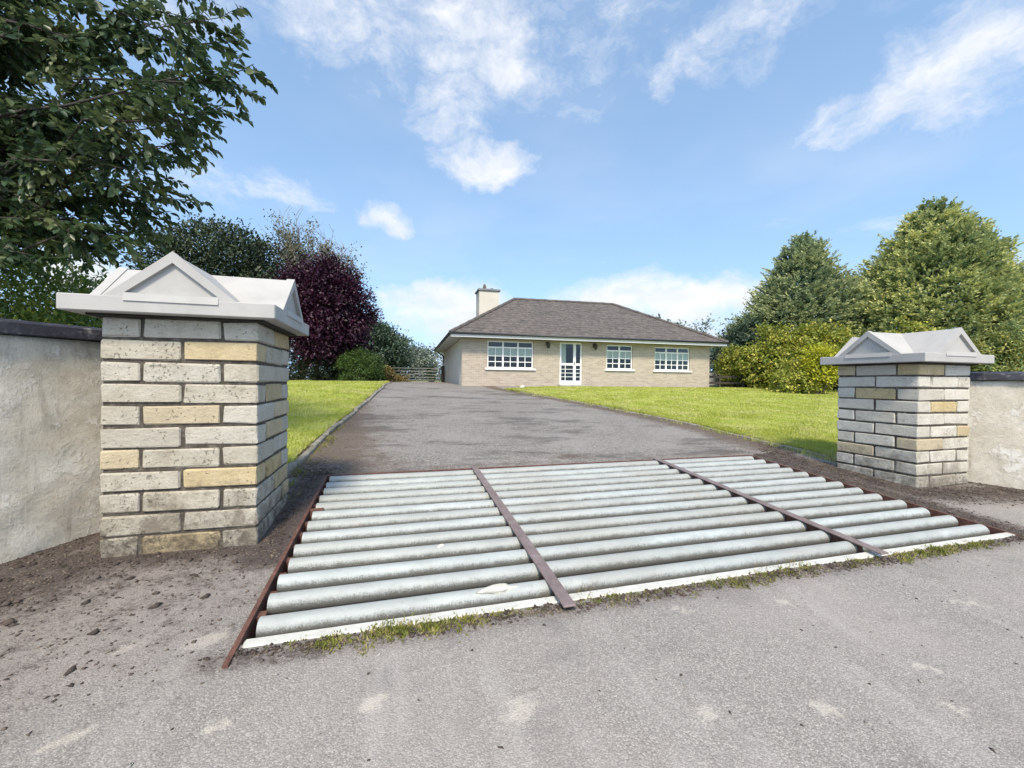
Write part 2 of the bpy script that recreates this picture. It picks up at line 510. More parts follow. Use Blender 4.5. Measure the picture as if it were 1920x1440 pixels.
@material('wall_render')
def _(t):
    p = t.wpos()
    c = t.ramp(t.noise(p, 2.6, 9, 0.72), [(0.3, (0.46, 0.41, 0.32)), (0.48, (0.60, 0.55, 0.455)), (0.66, (0.72, 0.685, 0.61))])
    c = t.mix(t.m('MULTIPLY', t.step(t.noise(p, 13, 8, 0.8), 0.52, 0.70), 0.55), c, (0.27, 0.25, 0.215))
    c = t.mix(t.m('MULTIPLY', t.step(t.noise(t.vm('ADD', p, (3, 1, 5)), 3.6, 8, 0.75), 0.52, 0.64), 0.7), c, (0.80, 0.775, 0.72))
    c = t.mix(t.m('MULTIPLY', t.step(t.noise(t.vm('ADD', p, (9, 4, 2)), 70, 4, 0.8), 0.52, 0.70), 0.4), c, (0.30, 0.28, 0.25))
    c = t.mix(t.m('MULTIPLY', t.step(t.noise(t.vm('MULTIPLY', p, (5, 5, 0.6)), 2.4, 7, 0.7), 0.52, 0.70), 0.5), c, (0.30, 0.265, 0.21))
    c = t.mix(t.m('MULTIPLY', t.step(t.noise(t.vm('ADD', p, (1, 8, 2)), 30, 6, 0.85), 0.58, 0.68), 0.6), c, (0.20, 0.18, 0.15))
    h = t.m('ADD', t.m('MULTIPLY', t.noise(p, 6, 9, 0.8), 1.6), t.m('MULTIPLY', t.noise(p, 90, 5, 0.8), 0.7))
    h = t.m('ADD', h, t.m('MULTIPLY', t.step(t.noise(t.vm('ADD', p, (3, 1, 5)), 3.6, 8, 0.75), 0.52, 0.60), 0.5))
    t.out(t.principled(c, 0.92, t.bump(h, 0.7, 0.02)))


@material('coping_paint')
def _(t):
    p = t.wpos()
    c = t.ramp(t.noise(p, 12, 8, 0.75), [(0.35, (0.012, 0.012, 0.02)), (0.55, (0.03, 0.03, 0.045)), (0.64, (0.12, 0.12, 0.13)), (0.74, (0.32, 0.31, 0.30))])
    t.out(t.principled(c, 0.6, t.bump(t.noise(p, 30, 6, 0.8), 0.8, 0.012)))


@material('galvanised_tube')
def _(t):
    p = t.wpos()
    info = t.n('ShaderNodeObjectInfo').outputs['Random']
    q = t.vm('ADD', p, t.n('ShaderNodeCombineXYZ', {0: t.m('MULTIPLY', info, 50.0), 1: 0.0, 2: 0.0}))
    c = t.ramp(t.noise(t.vm('MULTIPLY', q, (0.35, 1, 1)), 9, 8, 0.7), [(0.3, (0.30, 0.33, 0.325)), (0.6, (0.41, 0.445, 0.44)), (0.8, (0.52, 0.55, 0.54))])
    c = t.mix(t.m('MULTIPLY', info, 0.35), c, (0.26, 0.245, 0.215))
    px = t.n('ShaderNodeSeparateXYZ', {0: p}).outputs[0]
    track = t.m('ADD', t.step(t.m('ABSOLUTE', t.m('SUBTRACT', px, 1.45)), 0.45, 0.15), t.step(t.m('ABSOLUTE', t.m('SUBTRACT', px, 3.0)), 0.45, 0.15))
    c = t.mix(t.m('MULTIPLY', track, t.m('MULTIPLY', t.noise(q, 9, 6, 0.8), 0.55)), c, (0.30, 0.28, 0.245))
    c = t.mix(t.m('MULTIPLY', t.step(t.noise(q, 30, 7, 0.85), 0.53, 0.68), 0.55), c, (0.24, 0.22, 0.19))
    c = t.mix(t.m('MULTIPLY', t.step(t.noise(t.vm('MULTIPLY', q, (1, 0.3, 1)), 4.0, 5, 0.7), 0.60, 0.72), 0.35), c, (0.34, 0.27, 0.20))
    # shade on the tube undersides painted into the colour, mottled with dirt
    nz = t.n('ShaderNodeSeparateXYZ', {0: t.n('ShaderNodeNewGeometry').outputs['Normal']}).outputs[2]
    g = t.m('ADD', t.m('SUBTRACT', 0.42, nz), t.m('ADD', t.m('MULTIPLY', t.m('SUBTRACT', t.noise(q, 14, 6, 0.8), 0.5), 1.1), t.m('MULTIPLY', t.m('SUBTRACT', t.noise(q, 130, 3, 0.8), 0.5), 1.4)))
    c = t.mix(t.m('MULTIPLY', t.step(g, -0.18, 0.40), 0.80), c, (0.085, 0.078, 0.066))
    t.out(t.principled(c, 0.62, t.bump(t.noise(q, 60, 6, 0.8), 0.4, 0.006), Metallic=0.1))


@material('rusty_steel')
def _(t):
    p = t.wpos()
    c = t.ramp(t.noise(p, 18, 8, 0.75), [(0.3, (0.06, 0.026, 0.018)), (0.55, (0.135, 0.062, 0.044)), (0.75, (0.23, 0.125, 0.09))])
    t.out(t.principled(c, 0.75, t.bump(t.noise(p, 60, 6, 0.8), 0.6, 0.006), Metallic=0.1))


@material('worn_strap')
def _(t):
    p = t.wpos()
    c = t.ramp(t.noise(p, 9, 8, 0.7), [(0.3, (0.16, 0.115, 0.105)), (0.55, (0.24, 0.185, 0.175)), (0.75, (0.32, 0.265, 0.255))])
    c = t.mix(t.m('MULTIPLY', t.step(t.noise(p, 40, 6, 0.8), 0.55, 0.7), 0.5), c, (0.12, 0.065, 0.05))
    t.out(t.principled(c, 0.55, t.bump(t.noise(p, 80, 5, 0.8), 0.35, 0.004), Metallic=0.25))


@material('concrete')
def _(t):
    p = t.wpos()
    c = t.ramp(t.noise(p, 8, 8, 0.7), [(0.3, (0.30, 0.285, 0.25)), (0.6, (0.46, 0.445, 0.41)), (0.8, (0.56, 0.55, 0.52))])
    c = t.mix(t.m('MULTIPLY', t.step(t.noise(p, 25, 6, 0.8), 0.56, 0.7), 0.5), c, (0.14, 0.12, 0.10))
    t.out(t.principled(c, 0.9, t.bump(t.noise(p, 60, 6, 0.8), 0.7, 0.01)))


@material('kerb_concrete')
def _(t):
    p = t.wpos()
    c = t.ramp(t.noise(p, 7, 8, 0.75), [(0.3, (0.13, 0.115, 0.09)), (0.55, (0.27, 0.25, 0.21)), (0.75, (0.42, 0.40, 0.36))])
    c = t.mix(t.m('MULTIPLY', t.step(t.noise(p, 3.3, 6, 0.7), 0.5, 0.66), 0.7), c, (0.10, 0.095, 0.04))
    t.out(t.principled(c, 0.92, t.bump(t.noise(p, 50, 6, 0.8), 0.9, 0.015)))


@material('white_edge')
def _(t):
    p = t.wpos()
    c = t.ramp(t.noise(p, 10, 8, 0.7), [(0.25, (0.40, 0.395, 0.35)), (0.55, (0.54, 0.54, 0.50)), (0.8, (0.64, 0.635, 0.60))])
    c = t.mix(t.m('MULTIPLY', t.step(t.noise(p, 22, 7, 0.8), 0.58, 0.72), 0.55), c, (0.30, 0.28, 0.22))
    t.out(t.principled(c, 0.8, t.bump(t.noise(p, 50, 5, 0.8), 0.5, 0.008)))


@material('house_brick')
def _(t):
    p = t.pos()
    s = t.n('ShaderNodeSeparateXYZ', {0: p})
    v = t.n('ShaderNodeCombineXYZ', {0: t.m('ADD', s.outputs[0], s.outputs[1]), 1: s.outputs[2], 2: 0.0})
    b = t.n('ShaderNodeTexBrick', {'Vector': v, 'Color1': (0.42, 0.36, 0.29, 1), 'Color2': (0.31, 0.255, 0.205, 1), 'Mortar': (0.46, 0.425, 0.37, 1),
                                   'Scale': 1.0, 'Mortar Size': 0.006, 'Brick Width': 0.215, 'Row Height': 0.072, 'Bias': -0.1})
    c = t.mix(t.m('MULTIPLY', t.step(t.noise(p, 1.3, 6, 0.65), 0.4, 0.7), 0.35), b.outputs[0], (0.44, 0.37, 0.285))
    c = t.mix(t.m('MULTIPLY', t.step(t.noise(t.vm('MULTIPLY', p, (1.5, 1.5, 7)), 2.4, 4, 0.6), 0.5, 0.7), 0.35), c, (0.36, 0.25, 0.185))
    t.out(t.principled(c, 0.9, t.bump(b.outputs['Fac'], -0.5, 0.01)))


@material('house_render')
def _(t):
    p = t.pos()
    c = t.ramp(t.noise(p, 1.2, 6, 0.6), [(0.3, (0.50, 0.46, 0.39)), (0.7, (0.59, 0.55, 0.48))])
    t.out(t.principled(c, 0.9, t.bump(t.noise(p, 60, 4, 0.8), 0.5, 0.01)))


@material('roof_tile')
def _(t):
    p = t.pos()
    s = t.n('ShaderNodeSeparateXYZ', {0: p})
    v = t.n('ShaderNodeCombineXYZ', {0: t.m('ADD', s.outputs[0], t.m('MULTIPLY', s.outputs[1], 0.0)), 1: t.m('MULTIPLY', s.outputs[2], 1.0), 2: s.outputs[1]})
    cell = t.n('ShaderNodeSeparateColor', {0: t.voro(t.vm('MULTIPLY', p, (7.0, 5.0, 11.0)), 1.0, 'Color')}).outputs[0]
    c = t.ramp(cell, [(0.0, (0.07, 0.059, 0.053)), (0.5, (0.098, 0.083, 0.074)), (1.0, (0.145, 0.122, 0.108))])
    c = t.mix(t.m('MULTIPLY', t.step(t.noise(p, 2.0, 8, 0.75), 0.42, 0.66), 0.5), c, (0.125, 0.107, 0.095))
    c = t.mix(t.m('MULTIPLY', t.step(t.noise(p, 9.0, 6, 0.8), 0.52, 0.7), 0.5), c, (0.07, 0.06, 0.058))
    t.out(t.principled(c, 0.85, t.bump(t.noise(p, 25, 5, 0.8), 0.7, 0.02)))


def plain(name, color, rough=0.6, var=0.12, bump=0.15, scale=6.0, **kw):
    @material(name)
    def _(t):
        p = t.pos()
        c = t.ramp(t.noise(p, scale, 6, 0.65), [(0.3, tuple(v * (1 - var) for v in color)), (0.7, tuple(min(1, v * (1 + var)) for v in color))])
        t.out(t.principled(c, rough, t.bump(t.noise(p, 40, 4, 0.7), bump, 0.005), **kw))


plain('white_upvc', (0.78, 0.78, 0.76), 0.4, 0.04, 0.05)
plain('white_fascia', (0.60, 0.60, 0.59), 0.5, 0.06, 0.05)
plain('soffit', (0.40, 0.41, 0.42), 0.6, 0.06, 0.05)
plain('gutter_black', (0.025, 0.026, 0.03), 0.45, 0.2, 0.1)
plain('blind', (0.80, 0.78, 0.71), 0.8, 0.05, 0.1)
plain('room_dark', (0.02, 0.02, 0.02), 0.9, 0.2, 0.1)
plain('lantern_metal', (0.03, 0.028, 0.026), 0.5, 0.2, 0.1)
plain('gate_metal', (0.20, 0.205, 0.20), 0.5, 0.15, 0.2, Metallic=0.3)
plain('timber', (0.05, 0.042, 0.033), 0.9, 0.3, 0.6)
plain('pale_timber', (0.40, 0.34, 0.20), 0.9, 0.2, 0.6)
plain('block_grey', (0.55, 0.54, 0.52), 0.9, 0.2, 0.5, 2.0)
plain('lump_white', (0.52, 0.50, 0.44), 0.9, 0.2, 0.9, 20.0)
plain('stone_grit', (0.30, 0.28, 0.26), 0.9, 0.5, 0.8, 3.0)
plain('clod_soil', (0.06, 0.045, 0.037), 0.95, 0.5, 0.9, 6.0)
plain('bitumen_shade', (0.022, 0.019, 0.017), 0.9, 0.5, 0.9, 12.0)  # near-black joint, with the shade below the cap put into its colour
plain('lead_grey', (0.16, 0.17, 0.18), 0.6, 0.2, 0.2)
plain('terracotta', (0.10, 0.075, 0.06), 0.8, 0.2, 0.2)


@material('window_glass')
def _(t):
    f = t.n('ShaderNodeFresnel', {0: 1.5}).outputs[0]
    g = t.n('ShaderNodeBsdfGlossy', {0: (1, 1, 1, 1), 'Roughness': 0.03})
    tr = t.n('ShaderNodeBsdfTransparent', {0: (0.80, 0.84, 0.83, 1)})
    t.out(t.n('ShaderNodeMixShader', {0: t.m('MULTIPLY', f, 0.55, clamp=True), 1: tr.outputs[0], 2: g.outputs[0]}))


# ------------------------------------------------------------------ the ground
PX0, PX1, PY0, PY1 = -0.69, 5.02, 2.20, 4.87          # opening of the cattle grid


def lines(*segs):
    out = []
    for a, b, st in segs:
        k = max(1, int(round((b - a) / st)))
        out += list(np.linspace(a, b, k, endpoint=False))
    out.append(segs[-1][1])
    return np.array(out)


def sheet(name, xs, ys, zfun, mat, hole=None, attrs=None, keep=None, **props):
    X, Y = np.meshgrid(xs, ys)
    V = np.stack([X, Y, zfun(X, Y)], -1).reshape(-1, 3)
    nx, ny = len(xs), len(ys)
    i, j = np.meshgrid(np.arange(nx - 1), np.arange(ny - 1))
    a = (j * nx + i).ravel()
    F = np.stack([a, a + 1, a + nx + 1, a + nx], 1)
    cx = ((xs[:-1] + xs[1:]) / 2)[i].ravel()
    cy = ((ys[:-1] + ys[1:]) / 2)[j].ravel()
    ok = np.ones(len(F), bool)
    if hole: ok &= ~((cx > hole[0]) & (cx < hole[1]) & (cy > hole[2]) & (cy < hole[3]))
    if keep is not None: ok &= keep(cx, cy)
    me = mesh_np(name, V, F[ok])
    me.polygons.foreach_set('use_smooth', np.ones(len(me.polygons), bool))
    for k, fn in (attrs or {}).items():
        at = me.attributes.new(k, 'FLOAT', 'POINT')
        at.data.foreach_set('value', fn(V[:, 0], V[:, 1]).astype(np.float32))
    return put(name, me, mat, None, kind='structure', **props)


HOLE = (PX0, PX1, PY0, PY1)
sheet('field', np.concatenate([lines((-700, -60, 80), (-60, PX0, 3.0)), lines((PX0, PX1, 0.6)), lines((PX1, 60, 3.0), (60, 700, 80))]),
      np.concatenate([lines((-300, -10, 30), (-10, PY0, 1.0)), lines((PY0, PY1, 0.5)), lines((PY1, 40, 1.0), (40, 900, 60))]),
      lambda x, y: gz(y) - 0.045, 'field_grass', HOLE)


def segdist(x, y, a, b):
    a, b = np.array(a), np.array(b)
    d = b - a
    t = np.clip(((x - a[0]) * d[0] + (y - a[1]) * d[1]) / (d @ d), 0, 1)
    return np.hypot(x - a[0] - t * d[0], y - a[1] - t * d[1])


LW0, LW1 = (-1.84, 4.02), (-4.6, 0.05)           # left boundary wall centre line (front face)
RW0, RW1 = (6.62, 3.62), (8.75, 0.05)


def road_dirt_shade(x, y):
    k = lambda d, r: np.clip(1 - d / r, 0, 1)
    m = np.zeros_like(x)
    m = np.maximum(m, 1.0 * k(segdist(x, y, LW0, LW1), 0.62))
    m = np.maximum(m, 0.95 * k(segdist(x, y, (-2.0, 3.25), (-0.85, 3.22)), 0.36))
    m = np.maximum(m, 1.15 * k(segdist(x, y, (-0.82, 3.1), (-0.8, 5.0)), 0.34))
    m = np.maximum(m, 0.85 * k(segdist(x, y, (-1.9, 3.1), (-2.6, 2.3)), 0.75))
    m = np.maximum(m, 0.9 * k(segdist(x, y, (5.1, 2.2), (5.2, 5.0)), 0.42))
    m = np.maximum(m, 1.05 * k(segdist(x, y, (5.5, 3.2), (5.5, 5.0)), 0.5))
    m = np.maximum(m, 0.9 * k(segdist(x, y, (5.6, 3.1), (6.9, 2.9)), 0.5))
    m = np.maximum(m, 0.8 * k(segdist(x, y, RW0, RW1), 0.5))
    m = np.maximum(m, 0.55 * k(segdist(x, y, (-0.8, 2.10), (5.1, 2.12)), 0.16))
    m = np.maximum(m, 0.42 * k(segdist(x, y, (-3.4, 1.9), (-1.1, 3.0)), 1.5) ** 0.6)  # broad soft patch: the tree's shade on the road, painted in with the dirt
    return m


PALE = [(-0.61, 1.75, 0.07, 0.05), (2.19, 1.88, 0.13, 0.045), (3.28, 1.62, 0.16, 0.05), (2.39, 1.32, 0.11, 0.05), (-1.16, 2.30, 0.11, 0.06),
        (-0.84, 2.28, 0.16, 0.09), (2.22, 1.12, 0.10, 0.05), (-0.07, 1.72, 0.10, 0.07), (0.49, 1.55, 0.13, 0.09), (-1.09, 1.82, 0.13, 0.05),
        (1.55, 1.95, 0.12, 0.05), (1.7, 1.25, 0.10, 0.07), (1.2, 1.35, 0.09, 0.06), (3.9, 1.5, 0.12, 0.05), (-1.5, 1.5, 0.16, 0.07), (3.0, 1.0, 0.1, 0.05)]


def road_pale(x, y):
    m = np.zeros_like(x)
    for cx, cy, a, b in PALE:
        # patches are stretched along the direction of travel of the mixer chute
        dx, dy = x - cx, y - cy
        a, b = a * 0.85, b * 0.8
        ux, uy = dx * 0.86 + dy * 0.5 * np.sign(0.8 - cx), dy * 0.86 - dx * 0.5 * np.sign(0.8 - cx)
        m = np.maximum(m, np.clip(1.25 - (ux / a) ** 2 - (uy / b) ** 2, 0, 1))
    return m


def road_z(x, y):
    P = np.stack([x.ravel(), y.ravel()], 1)
    return gz(y) + 0.004 * vnoise(P, 0.45, 5).reshape(x.shape) + 0.02 * np.clip(road_dirt_shade(x, y) - 0.3, 0, 1)


sheet('road', np.concatenate([lines((-16, -3.2, 0.4), (-3.2, PX0, 0.05)), lines((PX0, PX1, 0.05)), lines((PX1, 7.4, 0.05), (7.4, 18, 0.4))]),
      np.concatenate([lines((-9, 0.2, 0.4), (0.2, PY0, 0.045)), lines((PY0, PY1, 0.05)), lines((PY1, 4.95, 0.04))]),
      road_z, 'asphalt', HOLE, {'dirt': road_dirt_shade, 'pale': road_pale})  # 'dirt' also carries the tree's painted shade

# the drive up to the house
YL = [(4.9, -1.04), (7.05, -0.93), (11.0, -0.62), (15.8, -0.30), (20.0, 0.0), (27.0, 0.2)]
YR = [(3.5, 6.05), (4.9, 6.0), (7.2, 5.93), (9.0, 5.62), (10.7, 5.23), (13.0, 4.62), (14.9, 4.05), (16.0, 3.8)]


def xl(y): return np.interp(y, [p[0] for p in YL], [p[1] for p in YL])
def xr(y): return np.interp(y, [p[0] for p in YR], [p[1] for p in YR])


def drive_dirt(x, y):
    m = np.zeros_like(x)
    m = np.maximum(m, np.clip(1 - (x - xl(y)) / (0.4 + 1.7 * np.clip((10.5 - y) / 6, 0, 1)), 0, 1) * np.clip(1.3 - (y - 4.9) / 9, 0.35, 1.1))
    m = np.maximum(m, np.clip(1 - np.abs(xr(y) - x) / (0.5 + 0.6 * np.clip((10 - y) / 5, 0, 1)), 0, 1) * 1.15)
    m = np.maximum(m, 0.72 * np.clip(1 - np.hypot((x - 2.3) / 0.9, (y - 5.2) / 0.45), 0, 1))
    m = np.maximum(m, 0.55 * np.clip(1 - np.abs(y - 5.0) / 0.3, 0, 1))
    return m


sheet('driveway', lines((-1.6, 7.0, 0.08), (7.0, 15.2, 0.4)), lines((4.90, 10, 0.07), (10, 17.6, 0.2), (17.6, 25.5, 0.6)),
      lambda x, y: gz(y) + 0.008 + 0.006 * vnoise(np.stack([x.ravel(), y.ravel()], 1), 0.3, 9).reshape(x.shape), 'driveway_asphalt',
      None, {'dirt': drive_dirt}, keep=lambda cx, cy: (cx > xl(cy) - 0.25) & ((cx < xr(cy) + 0.5) | (cy > 14.5)) & ((cx < 2.6) | (cy < 17.5)))


# lawns: a raised turf slab with a rounded edge
def lawn(name, rows, ncol, seed):
    V, F = [], []
    for y, x0, x1 in rows:
        s = np.linspace(0, 1, ncol) ** 1.5
        xs = x0 + (x1 - x0) * s
        zs = gz(np.full(ncol, y)) + 0.055 + 0.012 * vnoise(np.stack([xs, np.full(ncol, y)], 1), 0.5, seed)
        sgn = 1 if x1 > x0 else -1
        xs = np.concatenate([[x0, x0 + 0.012 * sgn], xs[1:] + 0.0, ])
        zs = np.concatenate([[gz(y) - 0.03, gz(y) + 0.035], zs[1:]])
        V.append(np.stack([xs, np.full(len(xs), y), zs], 1))
    k = len(V[0])
    first, last = V[0].copy(), V[-1].copy()
    first[:, 2] = gz(first[:, 1]) - 0.04
    last[:, 2] = gz(last[:, 1]) - 0.04
    V = [first] + V + [last]
    for j in range(len(V) - 1):
        for i in range(k - 1):
            a = j * k + i
            F.append((a, a + 1, a + k + 1, a + k))
    me = mesh_np(name, np.concatenate(V), np.array(F), True)
    return put(name, me, 'lawn_soil', None, kind='structure')


def wob(y, s): return 0.03 * math.sin(y * 3.1 + s) + 0.02 * math.sin(y * 7.7 + 2 * s)


rows_r = []
for y in np.linspace(4.25, 16.45, 90):
    x0 = max(float(xr(y)) + 0.14, 6.25 if y < 4.5 else 0) + wob(y, 1)
    if y > 15.2: x0 = 4.05 + (y - 15.2) * 1.9
    rows_r.append((float(y), x0, 26.0))
lawn_r = lawn('lawn', rows_r, 60, 3)
rows_l = [(float(y), float(xl(y)) - 0.17 + wob(y, 4), -16.0) for y in np.linspace(4.3, 20.0, 90)]
lawn_l = lawn('lawn', rows_l, 50, 4)


def grass(name, n, xfun, y0, y1, power, label_seed, hmul=1.0):
    r = np.random.default_rng(label_seed)
    y = y0 + (y1 - y0) * r.random(n) ** power
    x = xfun(y, r)
    ok = np.isfinite(x)
    x, y = x[ok], y[ok]
    n = len(x)
    d = np.hypot(x, y)
    h = (0.016 + 0.022 * r.random(n)) * hmul * (1 + 0.8 * np.clip(vnoise(np.stack([x, y], 1), 0.5, 2), 0, 1))
    wd = 0.0032 + 0.0010 * d
    a = r.random(n) * 2 * np.pi
    lean = r.normal(size=(n, 2)) * 0.6 * h[:, None]
    base = np.stack([x, y, gz(y) + 0.045], 1)
    off = np.stack([np.cos(a) * wd, np.sin(a) * wd, np.zeros(n)], 1)
    tip = base + np.stack([lean[:, 0], lean[:, 1], h + 0.01], 1)
    V = np.stack([base - off, base + off, tip], 1).reshape(-1, 3)
    me = mesh_np(name, V, np.arange(3 * n).reshape(-1, 3))
    return put(name, me, 'grass_blade', None, kind='stuff')


def xr_lawn(y, r):
    x0 = np.where(y > 15.2, 4.05 + (y - 15.2) * 1.9, np.maximum(xr(y) + 0.14, np.where(y < 4.5, 6.25, 0))) - 0.02
    s = r.random(len(y)) ** 1.7
    return x0 + s * (21 - x0)


def xl_lawn(y, r):
    return xl(y) - 0.16 - 9.0 * r.random(len(y)) ** 1.5


g1 = grass('lawn_grass', 170000, xr_lawn, 4.3, 16.4, 1.7, 21)
g1['label'] = 'short bright green grass of the lawn right of the drive'
g2 = grass('lawn_grass', 80000, xl_lawn, 4.4, 19.5, 1.6, 22)
g2['label'] = 'short bright green grass of the lawn left of the drive'
for g in (g1, g2): g['category'] = 'grass'


# long untrimmed tufts along edges
def tufts(name, spots, mat, label, category, seed, hgt=(0.04, 0.12), blades=26, spread=0.05, wd=0.004):
    r = np.random.default_rng(seed)
    V = []
    for (x, y, s) in spots:
        k = int(blades * s)
        bx = x + r.normal(size=k) * spread * s
        by = y + r.normal(size=k) * spread * s
        h = (hgt[0] + (hgt[1] - hgt[0]) * r.random(k)) * s
        a = r.random(k) * 6.28
        b = np.stack([bx, by, gz(by) + 0.0], 1)
        off = np.stack([np.cos(a), np.sin(a), 0 * a], 1) * wd * (0.7 + 0.6 * r.random(k))[:, None]
        ln = r.normal(size=(k, 2)) * 0.45
        tip = b + np.stack([ln[:, 0] * h, ln[:, 1] * h, h], 1)
        V.append(np.stack([b - off, b + off, tip], 1).reshape(-1, 3))
    V = np.concatenate(V)
    return put(name, mesh_np(name, V, np.arange(len(V)).reshape(-1, 3)), mat, None, kind='stuff', label=label, category=category)


r_ = np.random.default_rng(77)
spots = [(float(xr(y)) + 0.12 + 0.06 * r_.normal(), float(y), 0.7 + 0.7 * r_.random()) for y in np.concatenate([np.linspace(4.35, 7.0, 60), np.linspace(7, 14.5, 60)])]
spots += [(6.1 + 0.35 * r_.random(), 4.3 + 0.25 * r_.random(), 1.6) for _ in range(16)]
spots += [(6.3 + 0.3 * r_.random(), 4.6 + 1.2 * r_.random(), 1.3) for _ in range(10)]
tufts('edge_grass', spots, 'grass_blade', 'longer untrimmed grass along the right edge of the drive', 'grass', 31)
spots = [(float(xl(y)) - 0.06 + 0.07 * r_.normal(), float(y), 0.5 + 0.6 * r_.random()) for y in np.linspace(4.3, 9.0, 70)]
spots += [(-0.95 + 0.14 * r_.normal(), 4.6 + 0.25 * r_.normal(), 0.8) for _ in range(26)]
spots = [s_ for s_ in spots if s_[0] < -0.86]
tufts('edge_weed', spots, 'moss_leaf', 'ragged weeds beside the left kerb near the pillar', 'weeds', 32, (0.02, 0.07), 18, 0.05, 0.007)

# ------------------------------------------------------------------ kerbs, one stone after another
kerb = put('kerb', None, kind='structure')
y = 4.45
kst = MB().box(-0.04, 0.04, 0.006, 0.884, -0.06, 0.062).mesh('kerb_stone', 0.012)
kst.materials.append(MATS['kerb_concrete'])
while y < 19.0:
    ym = y + 0.45
    a = math.atan2(float(xl(y + 0.9) - xl(y)), 0.9)
    o = put('kerb_stone', kst, None, kerb, (float(xl(y)) - 0.09 + 0.012 * math.sin(y * 5), y, float(gz(y)) + 0.01 * math.sin(y * 9)), (math.atan(SL) if y < 16.5 else 0, 0.05 * math.sin(y * 3), -a))
    y += 0.9
kerb_r = put('kerb', None, kind='structure')
y = 4.35
ksr = MB().box(-0.035, 0.035, 0.004, 0.886, -0.06, 0.045).mesh('kerb_stone', 0.012)
ksr.materials.append(MATS['kerb_concrete'])
while y < 14.0:
    a = math.atan2(float(xr(y + 0.9) - xr(y)), 0.9)
    put('kerb_stone', ksr, None, kerb_r, (float(xr(y)) + 0.09, y, float(gz(y)) + 0.006 * math.sin(y * 9)), (math.atan(SL), 0.05 * math.sin(y * 4), -a))
    y += 0.9


# ------------------------------------------------------------------ gate pillars
def brick_variant(seed, mat):
    r = random.Random(seed)
    me = MB().box(-0.2175, 0.2175, -0.10375, 0.10375, -0.0615, 0.0615).mesh('brick', 0.0085)
    for v in me.vertices:
        v.co += Vector((r.uniform(-1, 1), r.uniform(-1, 1), r.uniform(-1, 1))) * 0.0048
    me.materials.append(MATS[mat])
    return me


PALE_B = [brick_variant(s, 'pale_brick') for s in range(6)]
WHITE_B = [brick_variant(s, 'white_brick') for s in range(40, 46)]
GOLD_B = [brick_variant(s, 'gold_brick') for s in range(20, 23)]


